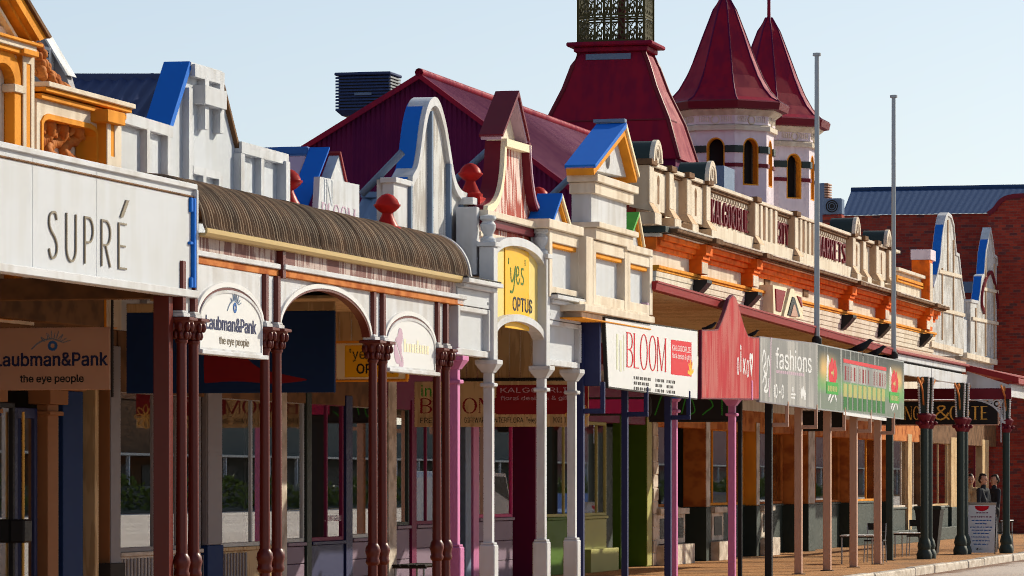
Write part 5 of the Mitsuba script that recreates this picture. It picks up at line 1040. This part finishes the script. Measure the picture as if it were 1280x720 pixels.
def window(owner, y0, y1, sill, frame, riser, head=2.75, mull=(), inset=.06, boards=0):
    x = F - inset; k = numbered(owner + '__window')
    scene[k] = mikit.ply(join([B(x - .03, x + .03, y0, y0 + .06, sill, head), B(x - .03, x + .03, y1 - .06, y1, sill, head), B(x - .03, x + .03, y0 + .06, y1 - .06, sill, sill + .06), B(x - .03, x + .03, y0 + .06, y1 - .06, head - .06, head)] + [B(x - .025, x + .025, q - .03, q + .03, sill + .06, head - .06) for q in mull]), M[frame])
    part(k, 'pane', quad((x, y0 + .03, sill + .03), (x, y1 - .03, sill + .03), (x, y1 - .03, head - .03), (x, y0 + .03, head - .03)), M['glass'])
    if sill > .05:
        P(k, 'sill', x - .05, x + .07, y0, y1, sill - .05, sill - .001, M[riser])
        if boards:
            for i in range(boards): P(k, 'riser_board', x - .06, x + .03, y0, y1, (sill - .055) * i / boards + .004, (sill - .055) * (i + 1) / boards - .004, M[riser])
        else: P(k, 'riser', x - .06, x + .03, y0, y1, 0, sill - .052, M[riser])
    return k
# ---- far-left shop (below the long white board)
front(ob, 30, 46.078, 'umber')
for a, b in ((42.043, 42.139), (43.705, 44.042)):
    k = pier(ob, 'timber', a, b, .14, None, 2.55); P(k, 'capital', F - .20, F + .08, a - .12, b + .12, 2.55, 2.72, M['timber']); P(k, 'neck_ring', F - .17, F + .05, a - .05, b + .05, 2.42, 2.47, M['timber'])
P(ob, 'beam', F - .3, F + .08, 30, 44.755, 2.722, 2.86, M['timber'])
d = window(ob, 42.187, 42.897, .12, 'black', 'black', 2.55, (), .12); 
dl = numbered(ob + '__door'); yd0, yd1 = 42.922, 43.628
scene[dl] = mikit.ply(join([B(F - .15, F - .10, yd0, yd0 + .09, .05, 2.5), B(F - .15, F - .10, yd1 - .09, yd1, .05, 2.5), B(F - .15, F - .10, yd0 + .09, yd1 - .09, .05, .3), B(F - .15, F - .10, yd0 + .09, yd1 - .09, 2.38, 2.5)]), M['navy'])
part(dl, 'pane', quad((F - .125, yd0 + .08, .28), (F - .125, yd1 - .08, .28), (F - .125, yd1 - .08, 2.4), (F - .125, yd0 + .08, 2.4)), M['glass'])
part(dl, 'handle', [tube([(F - .02, yd0 + .05, .35), (F - .02, yd0 + .05, 2.45)], .018, 8)], M['gold'], smooth=True); part(dl, 'lock_box', B(F - .12, F + .06, yd0 - .12, yd0 + .14, .95, 1.22, .02), M['black'])
window(ob, 44.068, 44.146, .3, 'black', 'black', 2.55)
pier(ob, 'signblue', 44.198, 44.863, .28, None, 2.72); pier(ob, 'boards', 45.271, 45.394, .2, None, 3.3)
k = pier(ob, 'timber', 45.769, 46.135, .15, 'greyframe', 3.3); P(k, 'foot_block', F - .22, F + .05, 45.769 - .1, 46.135 + .05, 0, .66, M['dark'])
# ---- panelled building's shop
front(pb, 46.135, 52.742, 'umber')
window(pb, 46.163, 49.267, .78, 'greyframe', 'stone', 2.8, (47.474, 48.355))
for i in range(40): P(pb, 'riser_slat', F - .03, F - .012, 46.192 + i * .125, 46.192 + i * .125 + .06, .02, .70, M['greyframe'])
k = pier(pb, 'greyframe', 49.363, 49.948, .06, 'greyframe', 3.1, 'signblue', .82, .02)
window(pb, 49.98, 52.597, .78, 'zinc', 'boards', 2.8, (51.396,))
pier(pb, 'stone', 52.597, 52.851, .1, None, 3.1)
# ---- blue-roofed shop
front(bb, 52.742, 57.624, 'umber')
window(bb, 52.887, 53.738, .80, 'zinc', 'greylilac', 2.8, (), .06, 3); pier(bb, 'darkgreen', 53.776, 54.002, .04, None, 2.9)
k = window(bb, 54.04, 55.638, .80, 'plum', 'navy', 2.8, (54.848,)); pier(bb, 'navy', 55.678, 56.001, .06, None, 2.9)
part(k, 'lettering', on_x(fit('.com.au', .8, .11), F - .05, 54.77, 1.08), M['lilac'])
window(bb, 56.041, 57.709, .82, 'zinc', 'greylilac', 2.8, (), .06, 3)
# ---- shops of the pediment building
front(pr, 57.624, 76.243, 'plum')
pier(pr, 'stone', 57.881, 58.315, .12, None, 3.2)
window(pr, 58.359, 59.112, .98, 'darkgreen', 'greylilac', 2.8, (), .06, 2); pier(pr, 'plum', 59.157, 59.427, .06, None, 2.9)
window(pr, 59.472, 61.92, .98, 'plum', 'greylilac', 2.8, (60.113, 60.862), .06, 3)
pier(pr, 'greyblue', 62.313, 62.661, .10, None, 3.0); pier(pr, 'pink', 62.811, 63.164, .10, None, 2.9)
window(pr, 63.215, 65.472, 1.05, 'magenta', 'greylilac', 2.75, (64.247,), .06, 3)
pier(pr, 'plum', 66.912, 67.654, .40, None, 2.9)
window(pr, 67.77, 70.41, 1.02, 'olive', 'shopgreen', 2.75, (69.186,))
window(pr, 70.472, 72.454, 1.02, 'olive', 'olive', 2.75, (71.739,), .06, 1); P(pr, 'plinth_block', F - .1, F + .16, 70.41, 72.652, 0, .42, M['olive'])
pier(pr, 'shopgreen', 73.519, 73.994, .16, None, 2.9); P(pr, 'side_door', F - .5, F - .44, 72.652, 75.173, 0, 2.7, M['darkgreen'])
pier(pr, 'shopgreen', 75.74, 76.171, .42, 'olive', 2.9)
# ---- market shop front: arched bays between deep orange piers
front(mk, 76.243, 113.268, 'sienna')
k = pier(mk, 'stone', 76.315, 76.679, .10, None, 2.9); 
for i in range(11): part(k, 'quoin', B(F - .04, F + .02 + .008 * (i % 2), 76.279, 76.715, i * .255 + .006, i * .255 + .249, .012), M['stone'])
def stone_plinth(a, b): 
    part(mk, 'plinth', [B(F - .1, F + .10, a, b, 1.0, 1.12), B(F - .1, F + .02, a + .06, b - .06, .42, 1.0), B(F - .1, F + .20, a - .05, b + .05, 0, .40)], M['stone']); P(mk, 'plinth_panel', F + .018, F + .03, a + .25, b - .25, .52, .92, M['black'])
stone_plinth(76.597, 79.316); window(mk, 76.752, 79.632, 1.14, 'sienna', 'stone', 2.8, (77.79,), .25)
cuts = [(882, 887), (945, 949), (968, 972), (993, 997), (1008, 1017), (1063, 1068), (1096, 1101), (1124, 1128)]
piers_m = [(81.395, 81.806, .48), (86.879, 87.251, .40), (91.552, 91.964, .42), (93.324, 94.181, .20), (99.295, 99.776, .42), (105.236, 105.908, .40)]
for i, (a, b, d_) in enumerate(piers_m):
    pier(mk, 'sienna' if i != 1 else 'ochre', a, b, d_, 'stone', 2.95, 'darkgreen', 1.12)  # pale stone plates paint the sunlit strip beside the shaded orange sides
    if i + 1 < len(piers_m):
        a2 = piers_m[i + 1][0]
        window(mk, b + .05, a2 - .05, 1.14, 'ochre' if i % 2 == 0 else 'sienna', 'darkgreen', 2.8, tuple(b + (a2 - b) * t for t in (.33, .66)), .30)
        if i < 2: stone_plinth(b + .1, b + 1.4)
window(mk, piers_m[-1][1] + .05, 112.351, .95, 'stone', 'darkgreen', 2.8, (107.975, 110.122), .1)
pier(mk, 'boards', 108.682, 109.397, .1, None, 2.95); pier(mk, 'umber', 110.855, 113.114, .2, None, 2.95)
# ---- end shop
front(rb, 113.268, 138.284, 'umber')
window(rb, 113.577, 116.755, .95, 'boards', 'darkgreen', 2.8, (114.828,), .1); pier(rb, 'boards', 116.919, 118.075, .2, None, 2.95, 'darkgreen', .9)
window(rb, 118.242, 122.571, .6, 'maroon', 'darkgreen', 2.8, (120.456,), .1); pier(rb, 'boards', 123.656, 125.131, .25, None, 2.95, 'darkgreen', .9)
window(rb, 125.318, 137.833, .6, 'maroon', 'darkgreen', 2.8, (127.797, 130.778), .1)
P(rb, 'low_wall', F + .2, F + .35, 102.682, 134.441, 0, .35, M['darkgreen'])
# red end wall of the neighbouring verandah seen past the white fascia
rp = thing('bulkhead', 'dark red bulkhead with a pale top band, just left of the white BLOOM sign board', 'partition')
(xa, za), (xb, zb) = [(-1.137,4.056),(-0.57,3.414)]
P(rp, 'red_board', xa, xb, 58.5, 58.55, zb, za - .32, M['darkred']); P(rp, 'pale_band', xa, xb, 58.48, 58.54, za - .318, za - .16, M['sheetwhite']); P(rp, 'blue_band', xa, xb, 58.5, 58.55, za - .158, za, M['greyblue']); P(rp, 'bottom_rail', xa, xb, 58.46, 58.56, zb - .10, zb - .002, M['lilac'])

# ================================================================ street furniture and people
def bench(name, label, x0, x1, y0, y1, h, top='signwhite', back=True):
    k = thing(name, label, 'table', None); n = 4
    for i in range(n): part(k, 'slat', B(x0 + (x1 - x0) * i / n + .008, x0 + (x1 - x0) * (i + 1) / n - .008, y0, y1, h - .025, h, .005), M[top])
    for y in (y0 + .06, y1 - .06):
        part(k, 'rail', B(x0, x1, y - .015, y + .015, h - .055, h - .026), M['dark'])
        for x in (x0 + .04, x1 - .04): part(k, 'leg', tube([(x, y, h - .05), (x, y, .0)], .016, 8), M['zinc'], smooth=True)
    return k
def chair(label, x, y, rot=0):
    k = thing('cafe_chair', label, 'chair', None); R_ = lambda m: m.apply_transform(trimesh.transformations.rotation_matrix(rot, (0, 0, 1))).apply_translation((x, y, 0))
    part(k, 'seat', R_(B(-.2, .2, -.2, .2, .43, .46, .012)), M['black']); part(k, 'backrest', [R_(B(-.2, .2, .19, .215, .66, .80, .01))], M['black'])
    for sx in (-1, 1):
        for sy in (-1, 1): part(k, 'leg', R_(tube([(sx * .18, sy * .18, .43), (sx * .2, sy * .21, 0)], .012, 8)), M['zinc'], smooth=True)
        part(k, 'back_post', R_(tube([(sx * .18, .18, .45), (sx * .19, .2, .80)], .012, 8)), M['zinc'], smooth=True)
    return k
(tx0, _), (tx1, tz) = [(-0.782,0.579),(-0.089,0.582)]
bench('pavement_table', 'low pale-topped table on thin legs behind the third and fourth tan posts', tx0, tx1, 79, 80.1, tz)
(ux0, _), (ux1, uz) = [(-0.815,0.54),(-0.187,0.542)]
bench('pavement_table', 'low pale-topped table on thin legs left of the first paired dark columns', ux0, ux1, 86, 87.1, uz)
chair('black café chair behind the pale table between the tan posts', (tx0 + tx1) / 2 + .05, 81.0); chair('black café chair behind the pale table near the paired dark columns', (ux0 + ux1) / 2 - .1, 88.0)
(vx0, _), (vx1, vz) = [(-2.254,0.524),(-1.771,0.527)]
bench('pavement_table', 'dark-topped low table behind the third pair of brown columns, at the bottom edge', vx0, vx1, 52, 53.2, vz, 'black')
(px0, pz1), (px1, pz0) = [(-1.085,1.106),(-0.448,0.166)]
pt = thing('planter', 'tall dark tapered planter standing behind the first paired dark columns', 'planter'); pm = (px0 + px1) / 2; hw_ = (px1 - px0) / 2
part(pt, 'tub', loft([[(pm + sx * r, 91 + sy * r, z) for sx, sy in ((-1, -1), (1, -1), (1, 1), (-1, 1))] for r, z in ((hw_ * .58, 0), (hw_ * .92, 1.0))]), M['dark']); part(pt, 'rim', B(pm - hw_, pm + hw_, 91 - hw_, 91 + hw_, 1.0, 1.09, .015), M['darkgreen'])
# sandwich board
Yw = 91.0; (sx0, sz1), (sx1, sz0) = [(0.111,1.175),(0.76,0.228)]
sw = thing('sandwich_board', 'white pavement sandwich board with a red melon slice and lines of blue writing', 'sign')
def lean(m, s): v = m.vertices.copy(); v[:, 1] += s * (1.0 - v[:, 2]) * .22; return trimesh.Trimesh(v, m.faces, process=False)
h = sz1; w = sx1 - sx0
part(sw, 'panel', lean(B(sx0, sx1, Yw, Yw + .015, .03, h), -1), M['signwhite']); part(sw, 'back_panel', lean(B(sx0, sx1, Yw + .05, Yw + .065, .03, h), 1), M['zinc'])
for x in (sx0, sx1): part(sw, 'frame_leg', lean(B(x - .012, x + .012, Yw - .004, Yw + .02, 0, h + .01), -1), M['dark'])
put = lambda m: lean(on_y(m, sx0, Yw - .001, 0), -1)
part(sw, 'melon_slice', put(_ext(Polygon([(w * .25, h * .93)] + [(w * .5 + w * .25 * math.cos(t), h * .93 + h * .10 * math.sin(t)) for t in np.linspace(math.pi, 2 * math.pi, 16)]), .004)), M['red'])
rg = random.Random(3)
for i, (zf, x0f, x1f) in enumerate(((.80, .3, .72), (.72, .12, .86), (.65, .16, .84), (.59, .28, .7), (.52, .1, .9), (.46, .16, .86), (.40, .22, .78), (.33, .14, .8), (.26, .2, .8), (.19, .25, .75))):
    x = x0f; g = []
    while x < x1f: l = .05 + .09 * rg.random(); g.append(sbox(w * x, h * zf - .012, w * min(x + l, x1f), h * zf + .012)); x += l + .025
    part(sw, 'writing_line', put(_ext(unary_union(g), .003)), M['blueroof' if i > 1 else 'plum'])
part(sw, 'arrow', put(_ext(unary_union([sbox(w * .40, h * .09, w * .56, h * .105), Polygon([(w * .40, h * .125), (w * .40, h * .07), (w * .32, h * .0975)])]), .003)), M['dark'])
# people: one continuous figure grown from hulls of spheres along a skeleton
import manifold3d as m3
def hull(a, ra, b, rb, n=12):
    s = lambda p, r: m3.Manifold.sphere(r, n).translate(tuple(p))
    return m3.Manifold.batch_hull([s(a, ra), s(b, rb)])
def grow(bones, edge=.03, it=6):
    m = m3.Manifold()
    for b in bones: m = m + hull(*b)
    m = m.refine_to_length(edge); q = m.to_mesh(); t = trimesh.Trimesh(q.vert_properties[:, :3], q.tri_verts, process=True)
    trimesh.smoothing.filter_taubin(t, lamb=.5, nu=.53, iterations=it); return t
def person(label, x, y, rot, top, trousers, skin, hair, h=1.0, arm=.0, cat='person'):
    k = thing('person', label, cat, None)
    def place(m): m = m.copy(); m.apply_scale(h); m.apply_transform(trimesh.transformations.rotation_matrix(rot, (0, 0, 1))); m.apply_translation((x, y, 0)); return m
    J = lambda *p: np.array(p, float)     # figure faces -y in its own frame
    body = [(J(0, 0, .95), .13, J(0, .01, 1.15), .12), (J(-.05, 0, 1.15), .115, J(-.13, .01, 1.38), .085), (J(.05, 0, 1.15), .115, J(.13, .01, 1.38), .085), (J(-.13, .01, 1.38), .08, J(.13, .01, 1.38), .08), (J(0, .01, 1.4), .075, J(0, -.01, 1.52), .055)]
    arms = []
    for s in (-1, 1):
        sh, el, wr = J(s * .19, .01, 1.40), J(s * .25, -.02 - arm * .05, 1.12), J(s * .22, -.14 - arm * .15, .88 + arm * .22)
        arms += [(sh, .062, el, .046), (el, .046, wr, .034)]
    torso = grow(body + arms)
    legs = []
    for s in (-1, 1): legs += [(J(s * .08, 0, .93), .095, J(s * .10, -.02, .50), .062), (J(s * .10, -.02, .50), .060, J(s * .10, .02, .09), .042), (J(s * .10, .03, .05), .04, J(s * .11, -.15, .035), .033)]
    part(k, 'body', place(join([torso])), M[top], smooth=60); part(k, 'trousers', place(grow(legs)), M[trousers], smooth=60)
    head = [(J(0, .0, 1.62), .088, J(0, -.005, 1.68), .090), (J(0, -.03, 1.57), .055, J(0, -.055, 1.555), .035), (J(0, -.095, 1.64), .012, J(0, -.112, 1.61), .013), (J(-.088, .01, 1.62), .018, J(-.09, .015, 1.64), .018), (J(.088, .01, 1.62), .018, J(.09, .015, 1.64), .018), (J(0, .0, 1.48), .052, J(0, -.0, 1.58), .052)]
    hd = part(k, 'head', place(grow(head, .018, 4)), M[skin], smooth=60)
    for s in (-1, 1): part(hd, 'eye', place(trimesh.creation.icosphere(subdivisions=1, radius=.012).apply_translation((s * .034, -.083, 1.645))), M['dark'])
    part(hd, 'mouth', place(B(-.025, .025, -.092, -.080, 1.575, 1.583, .002)), M['maroon'])
    part(k, 'hair', place(grow([(J(0, .025, 1.69), .092, J(0, .035, 1.64), .094), (J(0, -.03, 1.735), .055, J(0, .03, 1.73), .07)], .02, 3)), M[hair], smooth=60)
    for s in (-1, 1):
        wr = J(s * .22, -.14 - arm * .15, .88 + arm * .22); dn = J(0, -.35, -.93); dn /= np.linalg.norm(dn); sd = J(0, .93, -.35)
        hb = [(wr, .028, wr + dn * .08 + sd * .02, .026), (wr, .028, wr + dn * .08 - sd * .02, .024)]
        for f in range(4):
            b0 = wr + dn * .085 + sd * (.03 - .02 * f); l = (.065, .075, .07, .055)[f]; b1 = b0 + dn * l * .5 + J(-s * .008, 0, 0); hb += [(b0, .009, b1, .0085), (b1, .0085, b1 + dn * l * .45 + J(-s * .018, 0, 0), .0075)]
        t0 = wr + dn * .03 - sd * .025; hb += [(t0, .012, t0 + dn * .035 - sd * .03, .010), (t0 + dn * .035 - sd * .03, .010, t0 + dn * .065 - sd * .035, .008)]
        part(k, 'hand', place(grow(hb, .012, 2)), M[skin], smooth=60)
    return k
M['skin'] = mat('skin', (.48, .26, .18), .5); M['hairdark'] = mat('hairdark', (.03, .02, .015), .5); M['clothdark'] = mat('clothdark', (.025, .028, .035), .8)
person('person in dark clothes seen in profile, standing behind the sandwich board', -0.076, 95, 1.2, 'clothdark', 'clothdark', 'skin', 'hairdark', 1.03)
person('person in a dark jacket standing right of the one behind the sandwich board', -0.009, 96.5, -1.0, 'clothdark', 'dark', 'skin', 'hairdark', 1.02, .0)
person('person in a pale top half hidden by the second pair of dark columns', -0.8, 98, .2, 'boards', 'clothdark', 'skin', 'hairdark', 1.03, .1)
chair('black café chair at the right of the sandwich board', 0.316, 95.5, 2.0)
tbl = bench('pavement_table', 'pale table beside the standing people at the right edge', 0.126, 0.359, 96.5, 97.3, .72)

# ================================================================ the other side of the wide street (seen in the shop windows)
struct('far_footpath', [B(56, 64, -20, 700, -.6, 0, 0)], M['paver'])
hg = thing('hedge', 'clipped green hedge along the far side of the street', 'hedge'); rn = np.random.default_rng(5); n = 40000
c = np.stack([54.6 + 1.0 * rn.random(n), 30 + 400 * rn.random(n), .1 + 1.75 * rn.random(n)], 1); c[:, 2] *= .85 + .25 * np.sin(c[:, 1] * .7)
a = rn.normal(size=(n, 3)); a /= np.linalg.norm(a, axis=1)[:, None]; b = np.cross(a, rn.normal(size=(n, 3))); b /= np.linalg.norm(b, axis=1)[:, None]
v = np.stack([c - .16 * a, c + .10 * b, c + .16 * a, c - .10 * b], 1).reshape(-1, 3); f = (np.arange(n)[:, None] * 4 + np.array([[0, 1, 2, 3]])).reshape(-1, 4)
part(hg, 'leaves', trimesh.Trimesh(v, np.vstack([f[:, [0, 1, 2]], f[:, [0, 2, 3]]]), process=False), M['leaf'], kind='stuff'); P(hg, 'core', 54.9, 55.3, 30, 430, -.1, 1.4, M['darkgreen'])
for i, (dsc, m_, hh) in enumerate((('red brick two storey shop opposite, nearest the camera', 'brick', 7.5), ('grey rendered shop opposite, second along the far side', 'greyframe', 6.4), ('rust coloured shop opposite, third along the far side', 'sienna', 8.0), ('tall brown brick hotel opposite, fourth along the far side', 'umber', 10.5), ('low dark green shop opposite, fifth along the far side', 'darkgreen', 6.0), ('long maroon warehouse opposite, last on the far side', 'maroon', 8.5))):
    y0 = (20, 62, 110, 175, 250, 340)[i]; y1 = (61.8, 109.8, 174.8, 249.8, 339.8, 640)[i]; fb = thing('shop_opposite', dsc, 'building')
    P(fb, 'wall', 64, 74, y0, y1, 0, hh, M[m_]); P(fb, 'verandah_roof', 60, 64, y0, y1, 3.2, 3.35, M['zinc'])
    for q in range(int((y1 - y0) / 6)): part(fb, 'window', B(63.95, 63.99, y0 + 1.5 + q * 6, y0 + 5 + q * 6, .7, 2.7), M['black']); part(fb, 'post', B(60.1, 60.3, y0 + .5 + q * 6, y0 + .7 + q * 6, 0, 3.2), M['white'])
ys_ = thing('roadside_board', 'yellow board standing at the far kerb', 'sign'); P(ys_, 'board', 53.4, 53.5, 118, 124, .1, 1.3, M['yellow']); P(ys_, 'frame', 53.42, 53.48, 118.2, 118.4, -.14, .1, M['dark']); P(ys_, 'frame', 53.42, 53.48, 123.6, 123.8, -.14, .1, M['dark'])
def car(label, x, y, m, stripe=None, van=False):
    k = thing('parked_car', label, 'car', None); L = 4.6; prof = [(-.1 - L / 2, .35), (L / 2 + .1, .35), (L / 2 + .12, .62), (L / 2 + .0, .85), (L / 2 - .9, .98), (L / 2 - 1.5, 1.42), (-L / 2 + 1.1, 1.45), (-L / 2 + .35, 1.02), (-L / 2 - .08, .92)]
    if van: prof = [(-L / 2 - .1, .35), (L / 2 + .1, .35), (L / 2 + .1, .95), (L / 2 - .5, 1.15), (L / 2 - 1.1, 2.0), (-L / 2 + .05, 2.05), (-L / 2 - .1, 1.9)]
    lo = [(y + a, -.14 + b) for a, b in prof]; part(k, 'body', PX(Polygon(lo).buffer(-.06).buffer(.06), x - .88, x + .88), M[m])
    top = [(y + a, -.14 + b) for a, b in prof if b > .96]
    part(k, 'side_glass', PX(Polygon(top).buffer(-.09), x - .89, x + .89), M['black'])
    if stripe: part(k, 'stripe', [B(x - .895, x + .895, y - L / 2, y + L / 2, .50, .66, 0)], M[stripe])
    for dy in (-1.4, 1.4):
        for sx in (-1, 1):
            w_ = part(k, 'wheel', trimesh.creation.cylinder(.32, .2, sections=24, transform=trimesh.transformations.rotation_matrix(math.pi / 2, (0, 1, 0))).apply_translation((x + sx * .78, y + dy, .18)), M['black'], smooth=40); part(w_, 'rim', trimesh.creation.cylinder(.2, .21, sections=16, transform=trimesh.transformations.rotation_matrix(math.pi / 2, (0, 1, 0))).apply_translation((x + sx * .785, y + dy, .18)), M['zinc'])
    for dx in (-.65, .65): part(k, 'tail_light', B(x + dx - .14, x + dx + .14, y - L / 2 - .13, y - L / 2 - .06, .52, .68), M['red'])
car('white van with a yellow side stripe parked at the kerb, seen in the shop windows', 6.2, 100, 'signwhite', 'yellow', True); car('blue car parked at the kerb, seen in the shop windows', 6.2, 112, 'blueroof'); car('white car parked beyond the blue one, seen in the shop windows', 6.2, 120, 'signwhite', 'yellow'); car('dark car parked at the far end of the kerb, seen in the shop windows', 6.2, 132, 'navy'); car('red car in the far parking row, seen in the shop windows', 40, 140, 'gutter')
